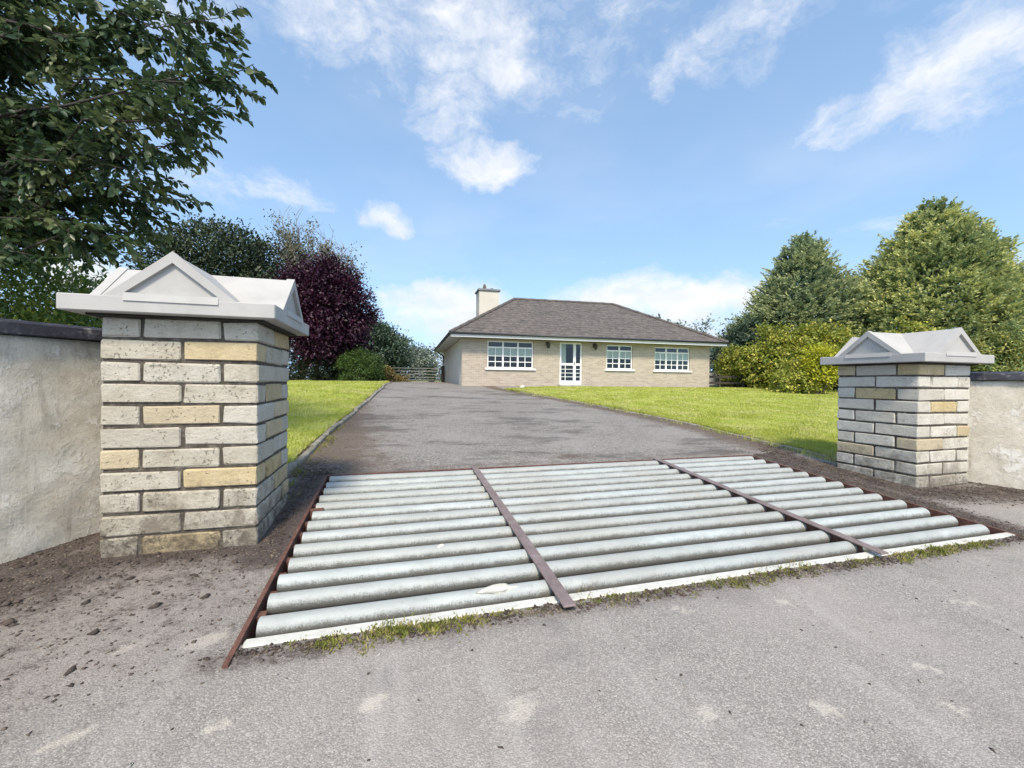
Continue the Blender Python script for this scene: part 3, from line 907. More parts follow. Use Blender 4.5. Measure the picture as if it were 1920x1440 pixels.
def pillar(x0, y0, ztop, ncourse, phase, gold, label, plain_bricks):
    S = 0.89
    root = thing('gate_pillar', label, 'pillar', (x0 + S / 2, y0 + S / 2, ztop - ncourse * 0.143), 0, 'entrance pillars')
    zb = ncourse * 0.143
    i = 0.011
    MB().box(-S / 2 + i, S / 2 - i, -S / 2 + i, S / 2 - i, 0, zb + 0.012).put('mortar_core', 'mortar', root)
    h, L = S / 2, 0.435
    for c in range(ncourse):
        z = zb - 0.0615 - 0.008 - c * 0.143
        lay = []
        if (c + phase) % 2 == 0:      # stretchers on the front and back faces
            for k, sx in enumerate((-1, 1)):
                lay += [('f%d' % k, sx * (L / 2 + 0.01), -h + 0.10375, 0), ('b%d' % k, sx * (L / 2 + 0.01), h - 0.10375, 0)]
            lay += [('l', -h + 0.10375, 0, 90), ('r', h - 0.10375, 0, 90)]
        else:
            for k, sy in enumerate((-1, 1)):
                lay += [('l%d' % k, -h + 0.10375, sy * (L / 2 + 0.01), 90), ('r%d' % k, h - 0.10375, sy * (L / 2 + 0.01), 90)]
            lay += [('f', 0, -h + 0.10375, 0), ('b', 0, h - 0.10375, 0)]
        for key, x, y, a in lay:
            g = (c, key) in gold or random.random() < 0.0
            if key[0] == 'b': g = random.random() < 0.15
            me = random.choice(GOLD_B if g else plain_bricks)
            j = lambda s: random.uniform(-s, s)
            put('brick', me, None, root, (x + j(0.003), y + j(0.003), z + j(0.0025)),
                (R(j(0.5)), R(j(0.5)), R(a + random.choice((0, 180)) + j(0.4))))
    # the cap: a slab under two crossing gables, each end a framed pediment
    cap_h = 0.585
    m = MB().box(-cap_h, cap_h, -cap_h, cap_h, zb + 0.012, zb + 0.112)
    cap = m.put('cap', 'cap_paint', root, bevel=0.006)
    MB().box(-S / 2 - 0.05, S / 2 + 0.05, -S / 2 - 0.05, S / 2 + 0.05, zb - 0.004, zb + 0.0115).put('bed_shade', 'bitumen_shade', root, bevel=0.003)  # dark bed, widened to paint shade and dirt across the cap's underside
    zr, g = zb + 0.400, 0.345
    z0 = zb + 0.1115
    e = cap_h - 0.030
    roof = MB()
    roof.prism([(-g, z0), (g, z0), (0, zr)], 'y', -e, e)
    roof.put('gable_roof', 'cap_paint', cap)
    roof = MB()
    roof.prism([(-g, z0 + 0.001), (g, z0 + 0.001), (0, zr - 0.001)], 'x', -e, e)
    roof.put('gable_roof', 'cap_paint', cap)
    for k in range(4):
        f = MB()
        o3 = [(-g - 0.012, z0 - 0.003), (g + 0.012, z0 - 0.003), (0, zr + 0.010)]
        gi = 0.250
        i3 = [(-gi, z0 + 0.024), (gi, z0 + 0.024), (0, zr - 0.062)]
        a0, a1 = -cap_h + 0.003, -e + 0.03
        vs = [(p[0], a0, p[1]) for p in o3] + [(p[0], a0, p[1]) for p in i3] + [(p[0], a1, p[1]) for p in o3] + [(p[0], a1, p[1]) for p in i3]
        fs = []
        for q in range(3):
            q2 = (q + 1) % 3
            fs += [(q, q2, 3 + q2, 3 + q), (6 + q, 9 + q, 9 + q2, 6 + q2), (q, 6 + q, 6 + q2, q2), (3 + q, 3 + q2, 9 + q2, 9 + q)]
        f.add(vs, fs)
        # a thin moulding under the pediment that throws a line of shade
        f.prism([(a0 - 0.011, z0 - 0.028), (a0 + 0.010, z0 - 0.028), (a0 + 0.010, z0 + 0.020), (a0 - 0.001, z0 + 0.020)], 'x', -0.255, 0.255)
        f.put('pediment', 'cap_paint', cap, rot=(0, 0, R(90 * k)))
    return root


pillar(-1.80, 3.27, 1.785, 12, 1,
       {(1, 'f1'), (4, 'f'), (6, 'l0'), (7, 'f1'), (10, 'f'), (0, 'r1'), (3, 'r'), (5, 'r'), (7, 'r'), (4, 'r1'), (8, 'r1')},
       'left brick gate pillar with pale grey pedimented cap, nearest the camera', PALE_B)
pillar(5.715, 3.27, 1.645, 11, 0,
       {(0, 'f0'), (2, 'l'), (4, 'b0'), (7, 'l1'), (6, 'f0'), (3, 'f'), (5, 'r0'), (7, 'l1'), (9, 'f1')},
       'right brick gate pillar with white pedimented cap beside the hedge', WHITE_B)


# ------------------------------------------------------------------ boundary walls
def boundary_wall(p0, p1, ztop, label, side, stone_len, seed):
    a, b = Vector((*p0, 0)), Vector((*p1, 0))
    d = b - a
    L = d.length
    d.normalize()
    nrm = Vector((d.y, -d.x, 0)) * side          # towards the road
    root = thing('boundary_wall', label, 'wall', (a.x, a.y, float(gz(a.y))), 0, 'splayed entrance walls')
    base = Vector(root.location)
    # rendered face as a lumpy sheet, plus back and ends
    nu, nv = int(L / 0.04), 44
    V = []
    zl, zt = -0.35, ztop - 0.11
    us = np.linspace(0, L, nu)
    vs = np.linspace(zl, zt, nv)
    U, W_ = np.meshgrid(us, vs)
    P = np.stack([U.ravel(), W_.ravel()], 1)
    bulge = 0.010 * vnoise(P, 0.8, seed) + 0.006 * vnoise(P, 3.0, seed + 1)
    th = 0.215
    pts = np.array([[a.x + d.x * u + nrm.x * q, a.y + d.y * u + nrm.y * q, v] for (u, v), q in zip(P, bulge)])
    back = np.array([[a.x + d.x * u - nrm.x * th, a.y + d.y * u - nrm.y * th, v] for (u, v) in P])
    allv = np.concatenate([pts, back]) - np.array(base)
    F = []
    n0 = len(pts)
    for j in range(nv - 1):
        for i in range(nu - 1):
            q = j * nu + i
            F += [(q, q + 1, q + nu + 1, q + nu), (n0 + q, n0 + q + nu, n0 + q + nu + 1, n0 + q + 1)]
    for j in range(nv - 1):
        for i in (0, nu - 1):
            q = j * nu + i
            F.append((q, q + nu, n0 + q + nu, n0 + q))
    for i in range(nu - 1):
        q = (nv - 1) * nu + i
        F.append((q, q + 1, n0 + q + 1, n0 + q))
    me = mesh_np('rendered_face', allv, np.array(F), True)
    bm = bmesh.new(); bm.from_mesh(me); bmesh.ops.recalc_face_normals(bm, faces=bm.faces); bm.to_mesh(me); bm.free()
    put('rendered_face', me, 'wall_render', root)
    ang = math.atan2(d.y, d.x)
    u = 0.01
    k = 0
    while u < L:
        ln = min(stone_len[k] if k < len(stone_len) else 0.9, L - u)
        m = MB()
        # a coping with a weathered top, dipping to both sides
        c = side * th / 2
        prof = [(c - 0.155, zt + 0.006), (c + 0.155, zt + 0.006), (c + 0.155, zt + 0.085), (c, zt + 0.112), (c - 0.155, zt + 0.085)]
        m.prism([(p[0], p[1]) for p in prof], 'x', u + 0.004, u + ln - 0.004)
        me = m.mesh('coping_stone', 0.006)
        o = put('coping_stone', me, 'coping_paint', root)
        # local frame: x along the wall, y to its left
        o.matrix_local = Matrix.Translation(Vector((a.x - base.x, a.y - base.y, -base.z))) @ Matrix.Rotation(ang, 4, 'Z')
        u += ln
        k += 1
    return root


boundary_wall((-1.80, 4.10), (-4.75, -0.25), 1.757, 'left rendered boundary wall, pale and blotchy, with a dark coping', -1, [1.6], 41)
boundary_wall((6.60, 3.58), (8.95, -0.45), 1.567, 'right rendered boundary wall, cream, with a dark coping', 1, [0.86], 43)

# ------------------------------------------------------------------ the cattle grid
grid = thing('cattle_grid', 'galvanised tube cattle grid with rusty brown straps across the entrance', 'cattle grid', (2.16, 3.5, float(gz(3.5))))
GA = math.atan(SL)
NT, D_T = 13, 0.057
gx0, gx1 = PX0 + 0.05, 4.93


def gp(x, y, dz=0.0): return Vector((x - 2.16, y - 3.5, float(SL * (y - 3.5)) + dz))


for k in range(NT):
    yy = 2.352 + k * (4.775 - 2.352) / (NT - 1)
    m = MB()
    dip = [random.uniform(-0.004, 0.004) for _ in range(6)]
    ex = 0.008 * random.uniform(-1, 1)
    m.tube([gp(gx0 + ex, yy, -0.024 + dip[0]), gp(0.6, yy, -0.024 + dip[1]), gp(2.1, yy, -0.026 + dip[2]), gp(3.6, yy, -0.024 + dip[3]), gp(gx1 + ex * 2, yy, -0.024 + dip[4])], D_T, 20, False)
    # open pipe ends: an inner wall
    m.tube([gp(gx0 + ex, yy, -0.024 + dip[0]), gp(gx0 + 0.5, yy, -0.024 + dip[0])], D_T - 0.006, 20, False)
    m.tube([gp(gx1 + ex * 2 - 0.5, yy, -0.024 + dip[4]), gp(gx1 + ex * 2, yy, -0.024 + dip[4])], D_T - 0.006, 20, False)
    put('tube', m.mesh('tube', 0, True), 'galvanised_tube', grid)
# frame rails: rusty angle irons round the opening
MB().prism([(0, 0)] * 0 or [(PX0 - 2.16 - 0.012, -0.10), (PX0 - 2.16 + 0.012, -0.10), (PX0 - 2.16 + 0.012, 0.018), (PX0 - 2.16 - 0.012, 0.018)], 'y', 2.05 - 3.5, 4.90 - 3.5).put('side_rail', 'rusty_steel', grid, rot=(GA, 0, 0))
MB().box(PX1 - 2.16 - 0.012, PX1 - 2.16 + 0.012, 2.16 - 3.5, 4.90 - 3.5, -0.10, 0.012).put('side_rail', 'rusty_steel', grid, rot=(GA, 0, 0))
MB().box(PX0 - 2.16 + 0.014, PX1 - 2.16 - 0.014, 4.845 - 3.5, 4.875 - 3.5, -0.10, 0.026).put('rear_rail', 'rusty_steel', grid, rot=(GA, 0, 0))
# ledge plates under the tube ends
for xa, xb in ((PX0 + 0.013, PX0 + 0.10), (4.80, PX1 - 0.013)):
    MB().box(xa - 2.16, xb - 2.16, 2.20 - 3.5, 4.84 - 3.5, -0.16, -0.112).put('bearer', 'rusty_steel', grid, rot=(GA, 0, 0))
MB().box(PX0 - 2.16 + 0.02, PX1 - 2.16 - 0.0, 2.165 - 3.5, 2.236 - 3.5, -0.09, 0.008).put('front_edge', 'white_edge', grid, rot=(GA, 0, 0), bevel=0.01)
for xs, bend in ((0.925, 0.0), (3.395, 0.0)):
    m = MB()
    m.box(xs - 2.16 - 0.036, xs - 2.16 + 0.038, (2.06 if xs < 2 else 2.12) - 3.5, 4.86 - 3.5, 0.038, 0.050)
    st = m.put('strap', 'worn_strap', grid, rot=(GA, 0, 0), bevel=0.003)
    MB().box(xs - 2.16 - 0.006, xs - 2.16 + 0.006, 2.27 - 3.5, 4.84 - 3.5, -0.13, 0.0375).put('web', 'rusty_steel', st)
# separators between the tubes at the right, rusted plates
for k in range(NT - 1):
    yy = 2.345 + (k + 0.5) * (4.775 - 2.345) / (NT - 1)
    MB().box(4.90 - 2.16, 5.005 - 2.16, yy - 3.5 - 0.028, yy - 3.5 + 0.028, -0.11, -0.03 + 0.01 * random.random()).put('spacer', 'rusty_steel', grid, rot=(GA, 0, 0))
    MB().box(PX0 + 0.013 - 2.16, PX0 + 0.055 - 2.16, yy - 3.5 - 0.028, yy - 3.5 + 0.028, -0.11, -0.02 + 0.014 * random.random()).put('spacer', 'rusty_steel', grid, rot=(GA, 0, 0))
MB().box(PX0 + 0.013 - 2.16, PX0 + 0.12 - 2.16, 3.85 - 3.5, 3.90 - 3.5, -0.02, 0.02).put('tab', 'rusty_steel', grid, rot=(GA, 0, 0), bevel=0.006)
# the pit below
m = MB()
zb, zt = float(gz(2.0)) - 0.62, 0.0
pit = MB()
pit.add([(PX0, PY0, zb), (PX1, PY0, zb), (PX1, PY1, zb), (PX0, PY1, zb), (PX0, PY0, float(gz(PY0)) - 0.002), (PX1, PY0, float(gz(PY0)) - 0.002), (PX1, PY1, float(gz(PY1)) - 0.002), (PX0, PY1, float(gz(PY1)) - 0.002)],
        [(0, 1, 2, 3), (0, 4, 5, 1), (1, 5, 6, 2), (2, 6, 7, 3), (3, 7, 4, 0)])
me = bpy.data.meshes.new('pit'); me.from_pydata(pit.v, [], pit.f); me.update()
put('pit', me, 'soil', None, kind='structure')


def lump(name, center, rad, mat, label, category, seed, parent=None):
    bm = bmesh.new()
    bmesh.ops.create_icosphere(bm, subdivisions=3, radius=1.0)
    P = np.array([v.co[:] for v in bm.verts])
    k = 1 + 0.30 * vnoise(P, 0.35, seed) + 0.22 * vnoise(P, 1.0, seed + 1)
    for v, q in zip(bm.verts, k): v.co = Vector((v.co.x * rad[0], v.co.y * rad[1], v.co.z * rad[2])) * q
    me = bpy.data.meshes.new(name)
    bm.to_mesh(me)
    bm.free()
    for p in me.polygons: p.use_smooth = True
    return put(name, me, mat, parent, center, None, label=label, category=category)


lump('cement_lump', (0.585, 2.335, float(gz(2.335)) + 0.022), (0.105, 0.030, 0.026), 'lump_white', 'white lump of set cement on the front tube beside the strap', 'cement', 3)
lump('cement_lump', (0.33, 2.95, float(gz(2.95)) + 0.026), (0.03, 0.022, 0.012), 'lump_white', 'small white splash of cement on a tube left of the strap', 'cement', 5)
lump('white_stone', (4.85, 15.6, float(gz(15.6)) + 0.10), (0.10, 0.07, 0.07), 'lump_white', 'small white stone at the lawn tip before the house', 'stone', 8)


# crumbs of soil, loose grit, clods
def crumbs(name, n, sampler, size, mat, label, category, seed, flat=0.6):
    r = np.random.default_rng(seed)
    x, y = sampler(r, n)
    n = len(x)
    s = size[0] + (size[1] - size[0]) * r.random(n) ** 2.5
    base = np.array([[1, 0, 0], [-1, 0, 0], [0, 1, 0], [0, -1, 0], [0, 0, 1], [0, 0, -1]], float)
    F0 = np.array([[0, 2, 4], [2, 1, 4], [1, 3, 4], [3, 0, 4], [2, 0, 5], [1, 2, 5], [3, 1, 5], [0, 3, 5]])
    jit = base[None] * (0.6 + 0.8 * r.random((n, 6, 1))) + 0.25 * r.normal(size=(n, 6, 3))
    jit[..., 2] *= flat
    a = r.random(n) * 6.28
    ca, sa = np.cos(a)[:, None], np.sin(a)[:, None]
    stretch = 0.7 + 0.8 * r.random((n, 1))
    X = jit[..., 0] * stretch
    V = np.stack([X * ca - jit[..., 1] * sa, X * sa + jit[..., 1] * ca, jit[..., 2]], -1) * s[:, None, None]
    zz = road_z(x[None], y[None])[0]
    V += np.stack([x, y, zz + s * flat * 0.35], 1)[:, None]
    F = (F0[None] + 6 * np.arange(n)[:, None, None]).reshape(-1, 3)
    return put(name, mesh_np(name, V.reshape(-1, 3), F, True), mat, None, kind='stuff', label=label, category=category)


def by_dirt(x0, x1, y0, y1, thr):
    def s(r, n):
        x = x0 + (x1 - x0) * r.random(n * 6)
        y = y0 + (y1 - y0) * r.random(n * 6)
        p = road_dirt_shade(x, y)
        ok = (r.random(len(x)) < np.clip(p - thr, 0, 1) ** 1.3) & ~((x > PX0 - 0.03) & (x < PX1 + 0.03) & (y > 2.05)) \
            & ~((x > -1.82) & (x < -0.89) & (y > 3.25) & (y < 4.18)) & ~((x > 5.7) & (x < 6.63) & (y > 3.25) & (y < 4.18))
        return x[ok][:n], y[ok][:n]
    return s


crumbs('soil_crumb', 12000, by_dirt(-3.4, -0.5, 1.2, 4.9, 0.16), (0.002, 0.010), 'debris', 'dark soil crumbs and leaf litter round the left pillar foot', 'soil', 51)
crumbs('soil_crumb', 9000, by_dirt(4.9, 8.0, 1.6, 4.9, 0.10), (0.003, 0.012), 'debris', 'brown soil crumbs and leaf litter round the right pillar foot', 'soil', 52)
crumbs('soil_clod', 190, by_dirt(-3.2, -0.75, 1.9, 3.3, 0.05), (0.008, 0.030), 'clod_soil', 'larger dark clods of mud on the road before the left pillar', 'soil', 53)


def drive_edge(r, n):
    y = 4.92 + 6.0 * r.random(n) ** 1.6
    right = r.random(n) < 0.6
    x = np.where(right, xr(y) + 0.02 - np.abs(r.normal(size=n)) * 0.28, xl(y) + 0.02 + np.abs(r.normal(size=n)) * 0.35)
    return x, y


crumbs('leaf_litter', 7000, drive_edge, (0.004, 0.016), 'debris', 'brown leaf litter and soil along both edges of the drive', 'leaf litter', 57)


def anywhere(r, n):
    x = -2.4 + 7.5 * r.random(n)
    y = 0.55 + 1.5 * r.random(n)
    return x, y


crumbs('loose_grit', 420, anywhere, (0.0025, 0.010), 'stone_grit', 'loose grey grit scattered on the road', 'grit', 54)
crumbs('dark_grit', 120, anywhere, (0.004, 0.010), 'clod_soil', 'dark specks of mud scattered on the road', 'grit', 55)


def mossline(r, n):
    x = PX0 + (PX1 + 0.05 - PX0) * r.random(n)
    y = 2.125 + 0.03 * r.normal(size=n)
    keep = (vnoise(np.stack([x, y * 0], 1), 1.3, 12) > -0.45) & (y < 2.18)
    return x[keep], y[keep]


crumbs('gravel_strip', 2600, mossline, (0.004, 0.014), 'debris', 'gravel and dead moss packed along the front edge of the cattle grid', 'gravel', 56)
r_ = np.random.default_rng(5)
spots = []
for _ in range(380):
    x = PX0 + (PX1 - PX0) * r_.random()
    d = float(vnoise(np.array([[x, 0.0]]), 0.55, 19)[0])
    if d < -0.1: continue
    spots.append((x, 2.125 + 0.028 * r_.normal(), 0.5 + 0.7 * max(d, 0)))
spots += [(0.02 + 0.03 * r_.normal(), 2.13 + 0.02 * r_.normal(), 1.2) for _ in range(10)] + [(-0.28 + 0.03 * r_.normal(), 2.12 + 0.02 * r_.normal(), 1.0) for _ in range(8)]
spots += [(3.9 + 0.35 * r_.normal(), 2.12 + 0.02 * r_.normal(), 1.1) for _ in range(40)] + [(2.4 + 0.3 * r_.normal(), 2.13 + 0.02 * r_.normal(), 1.0) for _ in range(30)]
spots = [s for s in spots if s[1] < 2.18]
tufts('moss', spots, 'moss_leaf', 'yellow green moss and weeds along the front edge of the cattle grid', 'moss', 33, (0.008, 0.028), 22, 0.022, 0.006)
tufts('dry_weed', [(2.35 + 0.35 * r_.random(), 2.19 + 0.03 * r_.random(), 1.0) for _ in range(9)] + [(0.75 + 0.4 * r_.random(), 2.2 + 0.04 * r_.random(), 0.9) for _ in range(8)],
      'rust_leaf', 'thin dry weeds standing at the front edge of the grid', 'weeds', 34, (0.03, 0.08), 5, 0.03, 0.0018)
spots = [(5.35 + 0.25 * r_.normal(), 4.2 + 0.5 * r_.normal(), 0.8) for _ in range(14)] + [(5.6 + 0.1 * r_.normal(), 3.9 + 0.4 * r_.normal(), 0.7) for _ in range(10)]
tufts('dry_weed', spots, 'debris', 'dead brown weeds beside the right pillar', 'weeds', 35, (0.02, 0.07), 9, 0.05, 0.004)

# ------------------------------------------------------------------ the bungalow
HX, HY, HZ = 2.70, 17.0, 1.152
house = thing('bungalow', 'single storey bungalow of buff brick with a brown hipped tile roof', 'house', (HX, HY, HZ), R(-2.0))
HW, HD, HH = 11.85, 9.3, 1.98
WINS = [(1.05, 3.05, 0.76, 1.91, 3), (6.47, 7.77, 0.80, 1.90, 2), (8.90, 10.76, 0.79, 1.88, 3)]
DOOR = (4.25, 5.30, 0.10, 1.94)
holes = [w_[:4] for w_ in WINS] + [DOOR]
m = MB()
us = sorted({0, HW, *[h[0] for h in holes], *[h[1] for h in holes]})
zs = sorted({-0.2, HH, *[h[2] for h in holes], *[h[3] for h in holes]})
for i in range(len(us) - 1):
    for j in range(len(zs) - 1):
        cu, cz = (us[i] + us[i + 1]) / 2, (zs[j] + zs[j + 1]) / 2
        if any(h[0] < cu < h[1] and h[2] < cz < h[3] for h in holes): continue
        m.add([(us[i], 0, zs[j]), (us[i + 1], 0, zs[j]), (us[i + 1], 0, zs[j + 1]), (us[i], 0, zs[j + 1])], [(0, 1, 2, 3)])
for u0, u1, z0, z1 in holes:
    d = 0.12
    m.add([(u0, 0, z0), (u1, 0, z0), (u1, 0, z1), (u0, 0, z1), (u0, d, z0), (u1, d, z0), (u1, d, z1), (u0, d, z1)], [(0, 4, 5, 1), (1, 5, 6, 2), (2, 6, 7, 3), (3, 7, 4, 0)])
me = bpy.data.meshes.new('front_wall'); me.from_pydata(m.v, [], m.f); me.update()
put('front_wall', me, 'house_brick', house)
MB().box(0.0, 0.25, 0.001, HD, -0.2, HH).put('side_wall', 'house_render', house)
MB().box(HW - 0.25, HW, 0.001, HD, -0.2, HH).put('side_wall', 'house_brick', house)
MB().box(0.25, HW - 0.25, HD - 0.25, HD, -0.2, HH).put('rear_wall', 'house_render', house)
MB().box(-0.012, 0.0, -0.02, 0.0, -0.1, HH).put('quoin', 'house_brick', house)
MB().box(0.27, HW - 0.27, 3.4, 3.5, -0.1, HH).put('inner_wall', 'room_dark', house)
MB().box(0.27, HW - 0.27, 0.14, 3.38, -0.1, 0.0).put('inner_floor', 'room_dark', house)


def window(u0, u1, z0, z1, cols):
    y0, y1 = 0.055, 0.105
    fr = 0.055
    m = MB()
    m.box(u0 + .004, u0 + fr, y0, y1, z0 + .004, z1 - .004).box(u1 - fr, u1 - .004, y0, y1, z0 + .004, z1 - .004)
    m.box(u0 + fr, u1 - fr, y0 + .001, y1 - .001, z0 + .004, z0 + fr).box(u0 + fr, u1 - fr, y0 + .001, y1 - .001, z1 - fr, z1 - .004)
    wn = m.put('window', 'white_upvc', house)
    zt = z0 + (z1 - z0) * 0.76
    cw = (u1 - u0 - fr) / cols
    MB().box(u0 + fr, u1 - fr, y0 + .003, y1 - .003, zt - 0.03, zt + 0.03).put('transom', 'white_upvc', wn)
    for k in range(1, cols):
        u = u0 + fr / 2 + k * cw
        MB().box(u - 0.035, u + 0.035, y0 - .003, y1 + .002, z0 + fr, z1 - fr).put('mullion', 'white_upvc', wn)
    for k in range(cols):
        a = u0 + fr / 2 + k * cw + 0.036
        b = a + cw - 0.072
        c = (a + b) / 2
        MB().box(a, b, 0.076, 0.082, zt + 0.03, z1 - fr).put('pane', 'window_glass', wn)
        MB().box(a, b, 0.076, 0.082, z0 + fr, zt - 0.03).put('pane', 'window_glass', wn)
        g = MB().box(c - 0.016, c + 0.016, 0.067, 0.091, z0 + fr, zt - 0.03)
        for q in (0.27, 0.56):
            zq = z0 + fr + (zt - z0 - fr) * q
            g.box(a, c - 0.016, 0.068, 0.090, zq - 0.016, zq + 0.016).box(c + 0.016, b, 0.068, 0.090, zq - 0.016, zq + 0.016)
        g.put('glazing_bar', 'white_upvc', wn)
    MB().box(u0 + 0.02, u1 - 0.02, 0.112, 0.116, z0 + (z1 - z0) * 0.45, zt + 0.02).put('blind', 'blind', wn)
    MB().box(u0 - 0.10, u1 + 0.10, -0.07, 0.054, z0 - 0.075, z0 - 0.002).put('sill', 'white_upvc', wn, bevel=0.008)


for w_ in WINS: window(*w_)
u0, u1, z0, z1 = DOOR
m = MB()
m.box(u0 + .004, u0 + 0.09, .05, .11, z0, z1 - .004).box(u1 - 0.07, u1 - .004, .05, .11, z0, z1 - .004)
um = u0 + 0.72
m.box(um - 0.07, um + 0.05, .05, .11, z0, z1 - .004)
m.box(u0 + 0.09, um - .07, .051, .109, z1 - 0.07, z1 - .004).box(um + .05, u1 - .07, .051, .109, z1 - 0.07, z1 - .004)
zm = z0 + (z1 - z0) * 0.48
m.box(u0 + 0.09, um - .07, .051, .109, z0, z0 + 0.17).box(um + .05, u1 - .07, .051, .109, z0, z0 + 0.17)
m.box(u0 + 0.09, um - .07, .052, .108, zm - 0.05, zm + 0.05).box(um + .05, u1 - .07, .052, .108, zm - 0.05, zm + 0.05)
door = m.put('door', 'white_upvc', house)
for a, b in ((u0 + 0.09, um - 0.07), (um + 0.05, u1 - 0.07)):
    for c, d in ((z0 + 0.17, zm - 0.05), (zm + 0.05, z1 - 0.07)):
        MB().box(a, b, .077, .083, c, d).put('pane', 'window_glass', door)
    for q in range(1, 4):
        zq = z0 + 0.17 + (zm - 0.05 - z0 - 0.17) * q / 4
        MB().box(a, b, .068, .092, zq - 0.012, zq + 0.012).put('glazing_bar', 'white_upvc', door)
MB().box(u0 + 0.27, u0 + 0.30, .067, .093, z0 + 0.17, zm - 0.05).put('glazing_bar', 'white_upvc', door)
MB().box(u0 + 0.12, u0 + 0.36, .20, .205, zm, z1 - 0.07).put('curtain', 'blind', door)
MB().box(um - 0.03, um - 0.01, .02, .05, zm - 0.03, zm + 0.12).put('handle', 'lantern_metal', door)
MB().box(u0 - 0.08, u1 + 0.08, -0.32, -0.002, -0.2, 0.085).put('step', 'concrete', house, bevel=0.01)

# eaves
ex0, ex1, ey0, ey1, ez = -0.5, HW + 0.51, -0.5, HD + 0.5, 2.0
s = MB()
s.add([(ex0, ey0, ez), (ex1, ey0, ez), (ex1, ey1, ez), (ex0, ey1, ez)], [(0, 3, 2, 1)])
me = bpy.data.meshes.new('soffit'); me.from_pydata(s.v, [], s.f); me.update()
put('soffit', me, 'soffit', house)
f = MB()
f.box(ex0 - .02, ex1 + .02, ey0 - .02, ey0 - .001, ez - 0.035, ez + 0.115).box(ex0 - .02, ex1 + .02, ey1 + .001, ey1 + .02, ez - 0.012, ez + 0.115)
f.box(ex0 - .019, ex0 - .001, ey0, ey1, ez - 0.012, ez + 0.115).box(ex1 + .001, ex1 + .019, ey0, ey1, ez - 0.012, ez + 0.115)
f.put('fascia', 'white_fascia', house)
g = MB()
g.tube([(ex0 - 0.06, ey0 - 0.068, ez + 0.115), (ex1 + 0.06, ey0 - 0.068, ez + 0.115)], 0.044, 10)
g.tube([(ex0 - 0.075, ey0 - 0.06, ez + 0.10), (ex0 - 0.075, ey1 + 0.06, ez + 0.10)], 0.052, 10)
g.tube([(ex1 + 0.075, ey0 - 0.06, ez + 0.10), (ex1 + 0.075, ey1 + 0.06, ez + 0.10)], 0.052, 10)
g.put('gutter', 'gutter_black', house, smooth=True)
MB().tube([(-0.05, HD - 0.06, -0.1), (-0.05, HD - 0.06, 1.75), (-0.3, HD - 0.02, 1.9), (-0.55, HD, 2.08)], 0.045, 10).put('downpipe', 'gutter_black', house)

# hipped roof in stepped tile courses
rz, rv, ru0, ru1 = 4.60, HD / 2, 3.35, 9.15
oh = 0.05
c00, c10, c11, c01 = (ex0 - oh, ey0 - oh, 2.11), (ex1 + oh, ey0 - oh, 2.11), (ex1 + oh, ey1 + oh, 2.11), (ex0 - oh, ey1 + oh, 2.11)
r0, r1 = (ru0, rv, rz), (ru1, rv, rz + 0.03)
roof = MB()
NR = 17
for A, B, Cc, Dd in ((c00, c10, r1, r0), (c11, c01, r0, r1), (c01, c00, r0, r0), (c10, c11, r1, r1)):
    A, B, Cc, Dd = map(Vector, (A, B, Cc, Dd))
    nr = (B - A).cross(Dd - A).normalized()
    if nr.z < 0: nr = -nr
    for k in range(NR):
        t0, t1 = k / NR, (k + 1) / NR
        p0, p1 = A.lerp(Dd, t0), B.lerp(Cc, t0)
        q0, q1 = A.lerp(Dd, t1), B.lerp(Cc, t1)
        lift = nr * 0.014
        roof.add([p0, p1, p0 + lift, p1 + lift, q0 + nr * 0.006, q1 + nr * 0.006], [(0, 1, 3, 2), (2, 3, 5, 4)])
me = bpy.data.meshes.new('roof'); me.from_pydata(roof.v, [], roof.f); me.update()
ro = put('roof', me, 'roof_tile', house)
for a, b in ((c00, r0), (c10, r1), (c11, r1), (c01, r0), (r0, r1)):
    a, b = Vector(a) + Vector((0, 0, 0.03)), Vector(b) + Vector((0, 0, 0.03))
    n_ = int((b - a).length / 0.33)
    pts = [a.lerp(b, i / n_) for i in range(n_ + 1)]
    MB().tube(pts, [0.075 + 0.012 * (i % 2) for i in range(n_ + 1)], 8).put('ridge_capping', 'roof_tile', ro)
ch = MB().box(1.36, 2.40, 4.15, 5.15, 3.2, 4.86).put('chimney', 'house_render', ro)
MB().box(1.29, 2.47, 4.08, 5.22, 4.862, 4.97).put('chimney_cap', 'lead_grey', ch, bevel=0.02)
for u, h in ((1.72, 0.34), (2.10, 0.13)):
    MB().tube([(u, 4.65, 4.97), (u, 4.65, 4.97 + h * 0.6), (u, 4.65, 4.97 + h)], [0.13, 0.09, 0.05 if h > 0.2 else 0.10], 12).put('chimney_pot', 'terracotta', ch)
for u in (3.667, 5.86):
    l_ = MB().box(u - 0.05, u + 0.05, -0.03, -0.001, 1.76, 1.92).put('wall_lantern', 'lantern_metal', house)
    MB().tube([(u, -0.03, 1.88), (u, -0.13, 1.93), (u, -0.17, 1.88)], 0.015, 6).put('bracket', 'lantern_metal', l_)
    MB().tube([(u, -0.17, 1.89), (u, -0.17, 1.84), (u, -0.17, 1.67), (u, -0.17, 1.64)], [0.03, 0.10, 0.06, 0.03], 6).put('lamp_body', 'lantern_metal', l_)

